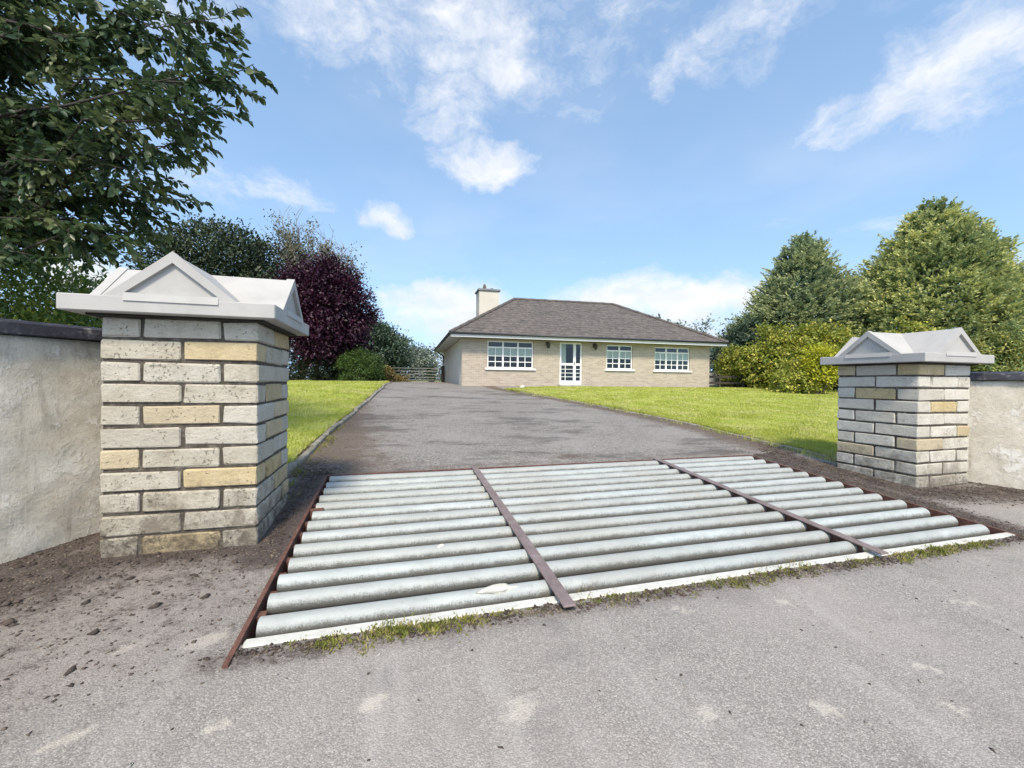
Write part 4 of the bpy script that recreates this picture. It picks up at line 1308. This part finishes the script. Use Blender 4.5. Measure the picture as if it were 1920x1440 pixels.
# ------------------------------------------------------------------ things round the garden
gate = thing('field_gate', 'grey metal five bar field gate at the end of the drive', 'gate', (-0.15, 26.0, float(gz(26.0))), R(-14))
for x in (0.0, 2.9):
    MB().tube([(x, 0, 0), (x, 0, 0.85)], 0.035, 8).put('stile', 'gate_metal', gate)
for z in (0.12, 0.28, 0.46, 0.64, 0.82):
    MB().tube([(0.03, 0, z), (2.87, 0, z)], 0.015, 8).put('bar', 'gate_metal', gate)
MB().tube([(0.03, 0, 0.14), (2.87, 0, 0.82)], 0.015, 6).put('brace', 'gate_metal', gate)
for x, mat, lab in ((-0.40, 'pale_timber', 'pale timber gatepost at the left end of the field gate'), (2.85, 'timber', 'dark timber gatepost next to the house corner')):
    MB().prism([(-0.09, -0.09), (0.09, -0.09), (0.09, 0.09), (-0.09, 0.09)], 'z', -0.3, 0.98).put('gatepost', mat, None, bevel=0.015, loc=(x, 26.05 - 0.25 * (x + 0.4), float(gz(26))), label=lab, category='post', group='gateposts of the field gate')

fence = thing('rail_fence', 'dark timber post and rail fence beside the right end of the house', 'fence', (14.75, 17.7, float(gz(17.7))), R(-24))
for k in range(4):
    MB().box(k * 1.1 - 0.05, k * 1.1 + 0.05, -0.05, 0.05, -0.2, 0.62).put('post', 'timber', fence, bevel=0.01)
for z in (0.20, 0.50):
    for k in range(3):
        MB().box(k * 1.1 + 0.052, (k + 1) * 1.1 - 0.052, -0.025, 0.025, z - 0.055, z + 0.055).put('rail', 'timber', fence)
bw = MB().prism([(0, 0), (7.5, 0), (7.5, 0.55), (3.3, 0.55), (3.3, 0.72), (0, 0.72)], 'y', 0, 0.22)
bw.put('block_wall', 'block_grey', None, bevel=0.01, loc=(15.2, 21.0, float(gz(21.0))), rot=(0, 0, R(-16)), label='low pale block wall behind the dark rail fence', category='wall')


# ------------------------------------------------------------------ foliage
def leaves(P, Dr, Nn, L, W_, fold=0.25, wide=False):
    """P base, Dr axis, Nn rough face normal; two facets folded along the midrib"""
    Dr = Dr / np.linalg.norm(Dr, axis=1, keepdims=True)
    S = np.cross(Dr, Nn)
    S /= np.linalg.norm(S, axis=1, keepdims=True) + 1e-9
    Nn = np.cross(S, Dr)
    L, W_ = np.asarray(L)[:, None], np.asarray(W_)[:, None]
    n = len(P)
    if not wide:
        a = P
        b = P + Dr * L * 0.45 + S * W_ * 0.5 + Nn * W_ * fold
        c = P + Dr * L
        d = P + Dr * L * 0.45 - S * W_ * 0.5 + Nn * W_ * fold
        V = np.stack([a, b, c, d], 1).reshape(-1, 3)
        F = np.array([[0, 1, 2], [0, 2, 3]])
        F = (F[None] + 4 * np.arange(n)[:, None, None]).reshape(-1, 3)
    else:
        droop = np.array([0, 0, -1.0]) * L * 0.12
        V = np.stack([P, P + Dr * L * 0.3 + S * W_ * 0.46 + Nn * W_ * fold, P + Dr * L * 0.68 + S * W_ * 0.40 + Nn * W_ * fold + droop * 0.4,
                      P + Dr * L + droop, P + Dr * L * 0.68 - S * W_ * 0.40 + Nn * W_ * fold + droop * 0.4, P + Dr * L * 0.3 - S * W_ * 0.46 + Nn * W_ * fold], 1).reshape(-1, 3)
        F = np.array([[0, 1, 2, 3], [0, 3, 4, 5]])
        F = (F[None] + 6 * np.arange(n)[:, None, None]).reshape(-1, 4)
    return V, F


def unit(r, n):
    v = r.normal(size=(n, 3))
    return v / np.linalg.norm(v, axis=1, keepdims=True)


def lumpy_crown(center, rad, nclump, per, cr, leaf, seed, shell=0.55, lump=0.18, zcut=-1.0, shape=None):
    """leaf clumps through an uneven ellipsoid; returns verts, faces"""
    r = np.random.default_rng(seed)
    u = unit(r, nclump * 2)
    u = u[u[:, 2] > zcut][:nclump]
    n = len(u)
    t = (shell ** 3 + (1 - shell ** 3) * r.random(n)) ** (1 / 3)
    k = t * (1 + lump * vnoise(u, 0.42, seed + 1) + 0.6 * lump * vnoise(u, 0.95, seed + 2))
    C = u * k[:, None] * np.array(rad)
    if shape is not None: C = shape(C)
    C = C + np.array(center)
    idx = np.repeat(np.arange(n), per)
    off = r.normal(size=(n * per, 3)) * cr * np.array([1, 1, 0.7])
    P = C[idx] + off
    out = u[idx] * 0.8 + unit(r, n * per) * 0.9 + np.array([0, 0, -0.1])
    nn = unit(r, n * per) * 0.7 + u[idx] * 0.6 + np.array([0, 0, 0.9])
    L = leaf[0] * (0.6 + 0.8 * r.random(n * per))
    return leaves(P, out, nn, L, L * leaf[1])


def lobed(lobes, nclump, per, cr, leaf, seed, lump=0.22):
    Vs, Fs, b = [], [], 0
    tot = sum(l[1][0] * l[1][2] for l in lobes)
    for i, (c, rad) in enumerate(lobes):
        V, F = lumpy_crown(c, rad, max(20, int(nclump * rad[0] * rad[2] / tot)), per, cr, leaf, seed + 7 * i, 0.45, lump)
        Vs.append(V); Fs.append(F + b); b += len(V)
    return np.concatenate(Vs), np.concatenate(Fs)


def limb_points(a, b, r, sag=0.0, k=6, wig=0.06):
    a, b = np.array(a, float), np.array(b, float)
    ts = np.linspace(0, 1, k)
    ln = np.linalg.norm(b - a)
    pts = a + (b - a) * ts[:, None]
    pts[1:-1] += r.normal(size=(k - 2, 3)) * wig * ln * 0.5
    pts[:, 2] += sag * 4 * ts * (1 - ts)
    return pts


def tree(name, label, category, base, crown, mat, trunk_r, trunk_top, seed, limbs=7, group=None, bark='bark', lean=(0, 0)):
    bx, by = base
    bz = float(gz(by)) - 0.05
    root = thing(name, label, category, (bx, by, bz), 0, group)
    V, F = crown
    V = V - np.array([bx, by, bz])
    put('crown', mesh_np('crown', V, F), mat, root)
    r = np.random.default_rng(seed)
    m = MB()
    cen = V.mean(0)
    top = np.array([cen[0] * 0.6 + lean[0], cen[1] * 0.6 + lean[1], trunk_top])
    pts = limb_points((0, 0, -0.1), top, r, 0, 7, 0.05)
    m.tube(pts, list(np.linspace(trunk_r, trunk_r * 0.3, 7)), 9)
    sample = V[r.integers(0, len(V), limbs)]
    for q in sample:
        s = pts[r.integers(2, 6)]
        e = s + (q - s) * 0.85
        lp = limb_points(s, e, r, 0.1, 6, 0.07)
        m.tube(lp, list(np.linspace(trunk_r * 0.4, trunk_r * 0.06, 6)), 6)
    put('trunk', m.mesh('trunk', 0, True), bark, root)
    return root


def shrub(name, label, crown, mat, base, seed, category='shrub', group=None):
    bx, by = base
    bz = float(gz(by)) - 0.03
    root = thing(name, label, category, (bx, by, bz), 0, group)
    V, F = crown
    V = V - np.array([bx, by, bz])
    put('foliage', mesh_np('foliage', V, F), mat, root)
    r = np.random.default_rng(seed)
    m = MB()
    for q in V[r.integers(0, len(V), 9)]:
        s = np.array([r.normal() * 0.08, r.normal() * 0.08, -0.05])
        m.tube(limb_points(s, s + (q - s) * 0.8, r, 0.05, 5, 0.06), list(np.linspace(0.035, 0.008, 5)), 6)
    put('stem', m.mesh('stem', 0, True), 'bark', root)
    return root


# the overhanging broadleaf tree behind the left wall
TIPS = [(-1.15, 4.81, 4.71), (-1.43, 5.4, 5.3), (-1.54, 5.15, 5.36), (-1.49, 5.51, 4.88), (-1.68, 5.6, 4.65), (-1.54, 4.63, 4.11), (-1.46, 4.52, 4.35), (-2.08, 6.07, 4.31), (-1.85, 5.04, 4.12), (-2.14, 5.5, 4.14), (-2.31, 6.39, 3.78), (-2.37, 5.95, 3.68), (-2.51, 6.6, 4.34), (-2.53, 6.0, 3.36), (-2.76, 6.34, 3.29), (-2.52, 5.45, 2.86), (-2.89, 6.37, 3.56), (-3.51, 6.93, 3.19), (-2.98, 6.21, 3.28), (-3.92, 6.84, 3.16), (-3.58, 6.62, 3.23), (-3.39, 5.55, 2.67), (-4.62, 7.06, 2.84), (-4.65, 6.79, 2.63), (-3.95, 6.11, 2.96), (-3.27, 5.47, 3.1), (-3.79, 7.01, 3.77), (-3.0, 6.13, 3.84), (-3.77, 6.77, 4.23), (-4.51, 7.24, 4.14), (-4.77, 7.04, 3.52), (-5.06, 7.47, 4.39), (-3.84, 6.25, 4.4), (-3.73, 6.9, 4.87), (-2.79, 6.04, 4.65), (-2.88, 6.89, 5.69), (-2.25, 6.19, 5.6), (-2.0, 5.24, 5.33), (-2.47, 5.43, 5.14), (-3.0, 5.72, 4.95), (-4.42, 7.37, 5.7), (-4.33, 6.46, 4.75), (-4.53, 6.84, 5.77), (-3.5, 6.0, 5.54), (-3.11, 6.24, 6.22), (-2.39, 5.84, 6.23), (-3.86, 6.2, 6.29), (-3.52, 6.49, 6.94), (-4.68, 6.82, 6.52), (-1.94, 6.16, 6.53), (-4.87, 7.03, 5.5), (-4.64, 7.36, 3.8), (-4.07, 7.08, 4.71), (-4.95, 7.56, 4.82), (-3.39, 6.58, 4.4), (-2.31, 5.42, 3.66)]
r_ = np.random.default_rng(91)
TB = np.array([-6.3, 6.6, float(gz(6.6)) - 0.1])
for _ in range(110):
    TIPS.append((-6.6 + 2.4 * r_.random(), 5.6 + 2.6 * r_.random(), 3.5 + 3.8 * r_.random()))
for _ in range(16):
    TIPS.append((-9.5 + 3.0 * r_.random(), 5.0 + 3.5 * r_.random(), 3.0 + 4.0 * r_.random()))
tr = thing('overhanging_tree', 'large broadleaf tree overhanging the left wall with drooping leafy branches', 'tree', tuple(TB))
mb_tr, mb_br = MB(), MB()
trunk = limb_points((0, 0, 0), (0.3, 0.1, 5.6), r_, 0, 8, 0.03)
mb_tr.tube(trunk, list(np.linspace(0.24, 0.08, 8)), 12)
LP, LD, LN = [], [], []
TIPS = [t_ for t_ in TIPS if not (t_[0] < -3.9 and t_[2] < 3.4)]
for tip in TIPS:
    tip = np.array(tip) - TB
    k = int(np.clip((tip[2] - 0.6) / 5.6 * 7, 2, 7))
    s = trunk[k]
    tip = s + (tip - s) * 0.945
    pts = limb_points(s, tip, r_, 0.28, 9, 0.045)
    mb_br.tube(pts, list(np.linspace(0.030, 0.0035, 9)), 6)
    seg = np.linalg.norm(tip - s)
    ntw = int(15 + 5.5 * seg)
    for q in range(ntw):
        t = 0.22 + 0.78 * (q + r_.random()) / ntw
        f_ = t * 8
        i = min(int(f_), 7)
        p = pts[i] + (pts[i + 1] - pts[i]) * (f_ - i)
        ax = (pts[i + 1] - pts[i])
        ax /= np.linalg.norm(ax)
        d = ax * 0.75 + unit(r_, 1)[0] * 0.75 + np.array([0, 0, -0.12])
        d /= np.linalg.norm(d)
        ln = 0.20 + 0.26 * r_.random()
        if t > 0.95: ln *= 0.7
        tw = np.array([p + d * ln * s_ + np.array([0, 0, -0.16]) * ln * s_ * s_ for s_ in (0, 0.5, 1.0)])
        mb_br.tube(tw, [0.0045, 0.003, 0.0016], 4, False)
        nl = int(10 + 11 * r_.random())
        for z in range(nl):
            u = (z + 0.6) / nl
            b = tw[0] * (1 - u) ** 2 + 2 * tw[1] * u * (1 - u) + tw[2] * u * u
            side = np.cross(d, np.array([0, 0, 1.0])) * (1 if z % 2 else -1)
            ld = d * 0.55 + side * 0.8 + np.array([0, 0, -0.35]) + r_.normal(size=3) * 0.30
            LP.append(b); LD.append(ld); LN.append(np.array([0, 0, 1.0]) + r_.normal(size=3) * 0.45)
LP, LD, LN = map(np.array, (LP, LD, LN))
ll = 0.065 + 0.055 * r_.random(len(LP))
V, F = leaves(LP, LD, LN, ll, ll * 0.54, 0.10, True)
put('trunk', mb_tr.mesh('trunk', 0, True), 'bark', tr)
put('branches', mb_br.mesh('branches', 0, True), 'dark_bark', tr)
put('crown', mesh_np('crown', V, F), 'cherry_leaf', tr)

# shrubs behind the left wall
shrub('hedge_shrub', 'dense green shrub behind the left wall under the big tree', lumpy_crown((-6.0, 8.7, 1.75), (1.7, 1.2, 1.45), 420, 46, 0.17, (0.085, 0.5), 61, 0.6), 'hedge_leaf', (-6.0, 8.7), 61, group='shrubs behind the left wall')
shrub('hedge_shrub', 'lower green shrub behind the left wall just left of the pillar', lumpy_crown((-5.5, 10.6, 1.75), (1.75, 1.3, 1.25), 330, 46, 0.16, (0.09, 0.5), 62, 0.6), 'bush_leaf', (-5.5, 10.6), 62, group='shrubs behind the left wall')
shrub('hedge_shrub', 'low shrub filling the gap close behind the left wall', lumpy_crown((-4.5, 7.6, 1.35), (1.3, 0.9, 0.95), 240, 46, 0.15, (0.08, 0.5), 63, 0.6), 'hedge_leaf', (-4.5, 7.6), 63, group='shrubs behind the left wall')

# left background
tree('purple_leaf_tree', 'dark purple leaved tree behind the left pillar on the lawn edge', 'tree', (-3.7, 22.3),
     lumpy_crown((-3.2, 22.3, 4.65), (2.15, 2.1, 2.5), 620, 62, 0.26, (0.14, 0.6), 71, 0.5, 0.14), 'purple_leaf', 0.17, 3.2, 71, 10)
tree('evergreen_tree', 'rounded dark evergreen tree rising behind the left pillar cap', 'tree', (-10.3, 29.6),
     lumpy_crown((-10.2, 29.6, 6.9), (4.0, 3.2, 3.75), 640, 62, 0.36, (0.20, 0.55), 72, 0.5, 0.14), 'evergreen_leaf', 0.25, 5.0, 72, 9)
tree('round_tree', 'blue green round tree between the purple tree and the field gate', 'tree', (-1.6, 30.5),
     lumpy_crown((-1.55, 30.5, 3.2), (2.5, 2.2, 2.45), 420, 60, 0.28, (0.17, 0.55), 74, 0.5, 0.14), 'round_leaf', 0.18, 2.6, 74, 8)
# half bare tree with grey twigs
sp = thing('half_bare_tree', 'thin half bare tree with upright grey twigs above the purple tree', 'tree', (-5.9, 31.0, float(gz(31)) - 0.1))
r_ = np.random.default_rng(73)
m, m2 = MB(), MB()
trunk = limb_points((0, 0, 0), (0.2, 0, 6.2), r_, 0, 8, 0.03)
m.tube(trunk, list(np.linspace(0.24, 0.10, 8)), 9)
LPs = []
for k in range(44):
    a = r_.random() * 6.28
    rad = 0.7 + 3.3 * r_.random()
    s = trunk[3 + k % 5]
    hgt = 11.8 - 0.42 * rad ** 1.5 - 2.2 * r_.random() ** 2
    e = np.array([math.cos(a) * rad + 0.1, math.sin(a) * rad * 0.7, hgt])
    pts = limb_points(s, e, r_, -0.5, 8, 0.05)
    m2.tube(pts, list(np.linspace(0.075, 0.014, 8)), 5)
    for q in range(13):
        t = 0.3 + 0.7 * r_.random()
        i = min(int(t * 7), 6)
        p = pts[i] + (pts[i + 1] - pts[i]) * (t * 7 - i)
        d = np.array([r_.normal() * 0.55, r_.normal() * 0.55, 0.9])
        ln = 0.4 + 0.8 * r_.random()
        tw = [p, p + d * ln * 0.5 + r_.normal(size=3) * 0.06, p + d * ln]
        m2.tube(tw, [0.018, 0.012, 0.007], 4, False)
        if hgt * t < 8.6 + r_.normal() * 1.2:
            for _ in range(30): LPs.append(p + d * ln * r_.random() + r_.normal(size=3) * 0.22)
LPs = np.array(LPs)
V, F = leaves(LPs, unit(r_, len(LPs)), unit(r_, len(LPs)), 0.13 + 0.1 * r_.random(len(LPs)), 0.07 + 0.03 * r_.random(len(LPs)))
put('trunk', m.mesh('trunk', 0, True), 'twig', sp)
put('branches', m2.mesh('branches', 0, True), 'twig', sp)
put('crown', mesh_np('crown', V, F), 'sparse_leaf', sp)

shrub('round_shrub', 'rounded bright green shrub at the left end of the drive', lumpy_crown((-1.45, 20.9, 1.75), (1.05, 0.95, 1.05), 260, 50, 0.12, (0.075, 0.5), 75, 0.6, 0.1), 'bush_leaf', (-1.45, 20.9), 75)
for i, (x, yy, rx, rz_, mt, lab) in enumerate(((-3.1, 22.0, 1.3, 0.75, 'dark_leaf', 'dark low shrub under the purple tree'), (-5.4, 22.6, 1.5, 0.95, 'dark_leaf', 'dark low shrub left of the purple tree trunk'),
                                              (-0.55, 22.2, 0.5, 0.45, 'rust_leaf', 'small rusty brown shrub right of the round green shrub'), (-2.2, 24.5, 1.4, 1.1, 'evergreen_leaf', 'olive green shrub behind the rounded shrub'))):
    shrub('low_shrub', lab, lumpy_crown((x, yy, 1.2 + rz_ * 0.75), (rx, 0.8, rz_), 170, 44, 0.13, (0.09, 0.55), 80 + i, 0.55), mt, (x, yy), 80 + i, group='low shrubs at the lawn edge')
shrub('cone_shrub', 'small dark upright shrub just left of the house corner', lumpy_crown((2.35, 27.5, 1.75), (0.22, 0.22, 0.62), 60, 40, 0.06, (0.07, 0.5), 88, 0.5), 'round_leaf', (2.35, 27.5), 88)
shrub('verge_shrub', 'yellowish weeds at the foot of the pale gatepost', lumpy_crown((0.1, 24.8, 1.32), (0.75, 0.5, 0.30), 110, 40, 0.08, (0.08, 0.4), 89, 0.4), 'rust_leaf', (0.1, 24.8), 89, 'weeds')


# the far wood line beyond the fields: one mass
def wood(name, spots, mat, label, seed):
    Vs, Fs, b = [], [], 0
    for i, (x, yy, rx, rz_) in enumerate(spots):
        V, F = lumpy_crown((x, yy, 1.2 + rz_ * 0.7), (rx, rx * 0.8, rz_), 110, 42, rx * 0.13, (0.42, 0.6), seed + i, 0.5, 0.2)
        Vs.append(V); Fs.append(F + b); b += len(V)
    put(name, mesh_np(name, np.concatenate(Vs), np.concatenate(Fs)), mat, None, kind='stuff', label=label, category='woodland')


wood('distant_wood', [(2.2, 66, 4.2, 3.6), (-2.0, 62, 3.6, 5.0), (-7, 70, 6, 6), (8, 80, 6, 3.5), (-16, 66, 6, 6.5), (-26, 64, 7, 7), (-36, 60, 7, 7)], 'pale_leaf', 'far pale grey green wood beyond the field gate', 300)
wood('distant_wood', [(27, 42, 3.6, 3.8), (31, 44, 4, 4.5), (23.5, 45, 3.0, 2.8), (36, 46, 5, 5), (44, 44, 5, 5)], 'pale_leaf', 'pale grey green trees beyond the right end of the house', 320)


# the conifers on the right
def cypress(name, label, base, height, width, mat, seed, nb, per, zmin=0.6, group=None, power=0.68):
    """branch ends in layers on an uneven cone, each a fan of flat sprays with paler young tips"""
    r = np.random.default_rng(seed)
    bx, by = base
    bz = float(gz(by)) - 0.05
    root = thing(name, label, 'tree', (bx, by, bz), 0, group)
    fr = np.sqrt(r.random(nb)) * 0.97 + 0.03
    fr[:60] = 0.01 + 0.22 * r.random(60)
    a = r.random(nb) * 2 * np.pi
    hb = height - fr * (height - zmin)
    u = np.stack([np.cos(a), np.sin(a), hb / height * 2], 1)
    rb = width * fr ** power * np.where(fr > 0.88, 1 - (fr - 0.88) * 1.5, 1)
    rb = rb * (1 + 0.14 * vnoise(u * np.array([1, 1, 2.2]), 0.5, seed + 1)) * (0.74 + 0.32 * r.random(nb))
    B = np.stack([np.cos(a) * rb, np.sin(a) * rb, hb], 1)
    ob = np.stack([np.cos(a), np.sin(a), 0.25 + 1.1 * (1 - fr) ** 2], 1)
    ob += r.normal(size=(nb, 3)) * 0.12
    ob /= np.linalg.norm(ob, axis=1, keepdims=True)
    idx = np.repeat(np.arange(nb), per)
    n = len(idx)
    sb = np.cross(ob, np.array([0, 0, 1.0]))
    sb /= np.linalg.norm(sb, axis=1, keepdims=True)
    size = (0.45 + 0.55 * np.clip(fr * 2.4, 0, 1))[idx]
    back = r.random(n) ** 0.8
    P = B[idx] - ob[idx] * (back * 1.25 * size)[:, None] + sb[idx] * (r.normal(size=n) * 0.42 * size)[:, None] + np.array([0, 0, 1.0]) * (r.normal(size=n) * 0.13 - 0.10 * back)[:, None]
    out = ob[idx] + sb[idx] * (r.normal(size=n) * 0.5)[:, None] + r.normal(size=(n, 3)) * 0.22
    out /= np.linalg.norm(out, axis=1, keepdims=True)
    side = np.cross(out, np.array([0, 0, 1.0]))
    side /= np.linalg.norm(side, axis=1, keepdims=True)
    upn = np.cross(side, out)
    sl = (0.34 + 0.30 * r.random(n)) * size
    LPs, LDs, LNs, Ls, Ws, TP = [], [], [], [], [], []
    K = 12
    for k in range(K):
        t = k / (K - 1)
        sg = 1 if k % 2 else -1
        b_ = P + out * (sl * t)[:, None] + r.normal(size=(n, 3)) * 0.03
        d = out * 0.85 + side * sg * (0.8 * (1 - 0.75 * t)) + r.normal(size=(n, 3)) * 0.2
        LPs.append(b_); LDs.append(d); LNs.append(upn * 0.7 + side * (r.normal(size=(n, 1)) * 0.7) + r.normal(size=(n, 3)) * 0.3)
        Ls.append(0.19 * (1 - 0.3 * t) * (0.7 + 0.6 * r.random(n))); Ws.append(np.full(n, 0.085))
        TP.append(np.clip(0.15 + 0.75 * t - 0.75 * back + 0.25 * r.random(n), 0, 1))
    V, F = leaves(np.concatenate(LPs), np.concatenate(LDs), np.concatenate(LNs), np.concatenate(Ls), np.concatenate(Ws), 0.15)
    me = mesh_np('crown', V, F)
    at = me.attributes.new('tip', 'FLOAT', 'POINT')
    at.data.foreach_set('value', np.repeat(np.concatenate(TP), 4).astype(np.float32))
    put('crown', me, mat, root)
    m = MB()
    m.tube([(0, 0, -0.1), (0.05, 0, height * 0.4), (0, 0.05, height * 0.93)], [0.28, 0.17, 0.03], 9)
    for q in B[r.integers(0, nb, 60)]:
        m.tube(limb_points((0, 0, q[2] * 0.82), q * np.array([0.9, 0.9, 1]), r, 0.05, 5, 0.04), list(np.linspace(0.06, 0.012, 5)), 5)
    put('trunk', m.mesh('trunk', 0, True), 'bark', root)
    return root


def young_tip_material(name, dark, mid, tip):
    @material(name)
    def _(t):
        g = t.n('ShaderNodeNewGeometry')
        f = t.m('ADD', t.m('MULTIPLY', g.outputs['Random Per Island'], 0.5), t.m('MULTIPLY', t.step(t.noise(g.outputs['Position'], 0.5, 3), 0.35, 0.65), 0.5))
        c = t.mix(f, dark, mid)
        c = t.mix(t.m('MULTIPLY', t.step(t.attr('tip'), 0.10, 0.70), t.m('ADD', 0.45, t.m('MULTIPLY', t.step(t.noise(g.outputs['Position'], 0.45, 3), 0.4, 0.6), 0.55))), c, tip)
        b = t.principled(c, 0.6)
        tr = t.n('ShaderNodeBsdfTranslucent', {0: c})
        t.out(t.n('ShaderNodeMixShader', {0: 0.25, 1: b.outputs[0], 2: tr.outputs[0]}))


young_tip_material('cypress_spray', (0.10, 0.175, 0.085), (0.27, 0.34, 0.14), (0.62, 0.61, 0.22))
young_tip_material('cypress_blue_spray', (0.10, 0.17, 0.11), (0.23, 0.31, 0.17), (0.46, 0.48, 0.22))

cypress('conifer_tree', 'tallest broad conifer with yellow green sprays behind the right pillar', (27.3, 15.1), 10.1, 5.7, 'cypress_spray', 101, 1350, 15, 0.5, 'conifers right of the house')
cypress('conifer_tree', 'shorter bluish conifer left of the tallest one, nearer the house', (23.1, 18.9), 8.8, 4.7, 'cypress_blue_spray', 102, 950, 15, 0.5, 'conifers right of the house')
shrub('golden_shrub', 'broad golden green shrub on the right lawn edge below the conifers', lobed([((17.3, 16.4, 2.2), (1.0, 0.9, 1.15)), ((18.1, 15.9, 2.9), (1.0, 0.9, 1.3)), ((18.9, 15.6, 2.3), (1.15, 0.9, 1.2)), ((19.5, 15.6, 3.2), (1.2, 1.0, 1.1)), ((17.6, 15.6, 1.55), (0.8, 0.7, 0.65)), ((20.6, 15.0, 2.7), (1.1, 0.9, 1.3))], 560, 50, 0.17, (0.15, 0.55), 111), 'golden_leaf', (17.9, 16.0), 111, group='shrubs along the right lawn edge')
shrub('golden_shrub', 'small green shrub next to the right end of the house', lumpy_crown((17.1, 17.6, 2.25), (0.85, 0.8, 1.0), 170, 50, 0.13, (0.11, 0.55), 112, 0.55, 0.16), 'golden_leaf', (17.1, 17.6), 112, group='shrubs along the right lawn edge')
shrub('golden_shrub', 'bright yellow shrub left of the right pillar cap', lumpy_crown((17.2, 13.3, 2.15), (0.62, 0.55, 0.85), 130, 50, 0.14, (0.11, 0.6), 113, 0.5, 0.18), 'yellow_leaf', (17.2, 13.3), 113, group='shrubs along the right lawn edge')
shrub('golden_shrub', 'low green yellow shrub beside the bright yellow one', lumpy_crown((16.9, 13.9, 1.5), (1.05, 0.8, 0.8), 210, 50, 0.14, (0.11, 0.55), 114, 0.45, 0.3), 'golden_leaf', (16.9, 13.9), 114, group='shrubs along the right lawn edge')
shrub('golden_shrub', 'tall green shrub showing just above the right pillar cap', lobed([((21.0, 13.6, 2.1), (1.2, 1.0, 1.3)), ((22.4, 13.0, 2.5), (1.3, 1.0, 1.4)), ((23.6, 12.4, 2.0), (1.2, 1.0, 1.2))], 420, 50, 0.17, (0.15, 0.55), 115), 'golden_leaf', (22.0, 13.2), 115, group='shrubs along the right lawn edge')
shrub('golden_shrub', 'feathery green shrub above the right wall coping', lumpy_crown((24.4, 10.4, 1.95), (2.2, 1.5, 1.45), 430, 52, 0.18, (0.15, 0.4), 116, 0.45, 0.3), 'cypress_leaf', (24.6, 10.4), 116, group='shrubs along the right lawn edge')
shrub('golden_shrub', 'grey green shrub behind the golden shrub and the house end', lumpy_crown((19.6, 19.5, 2.9), (1.8, 1.5, 2.1), 330, 50, 0.2, (0.14, 0.55), 117, 0.55, 0.16), 'round_leaf', (19.6, 19.5), 117, group='shrubs along the right lawn edge')
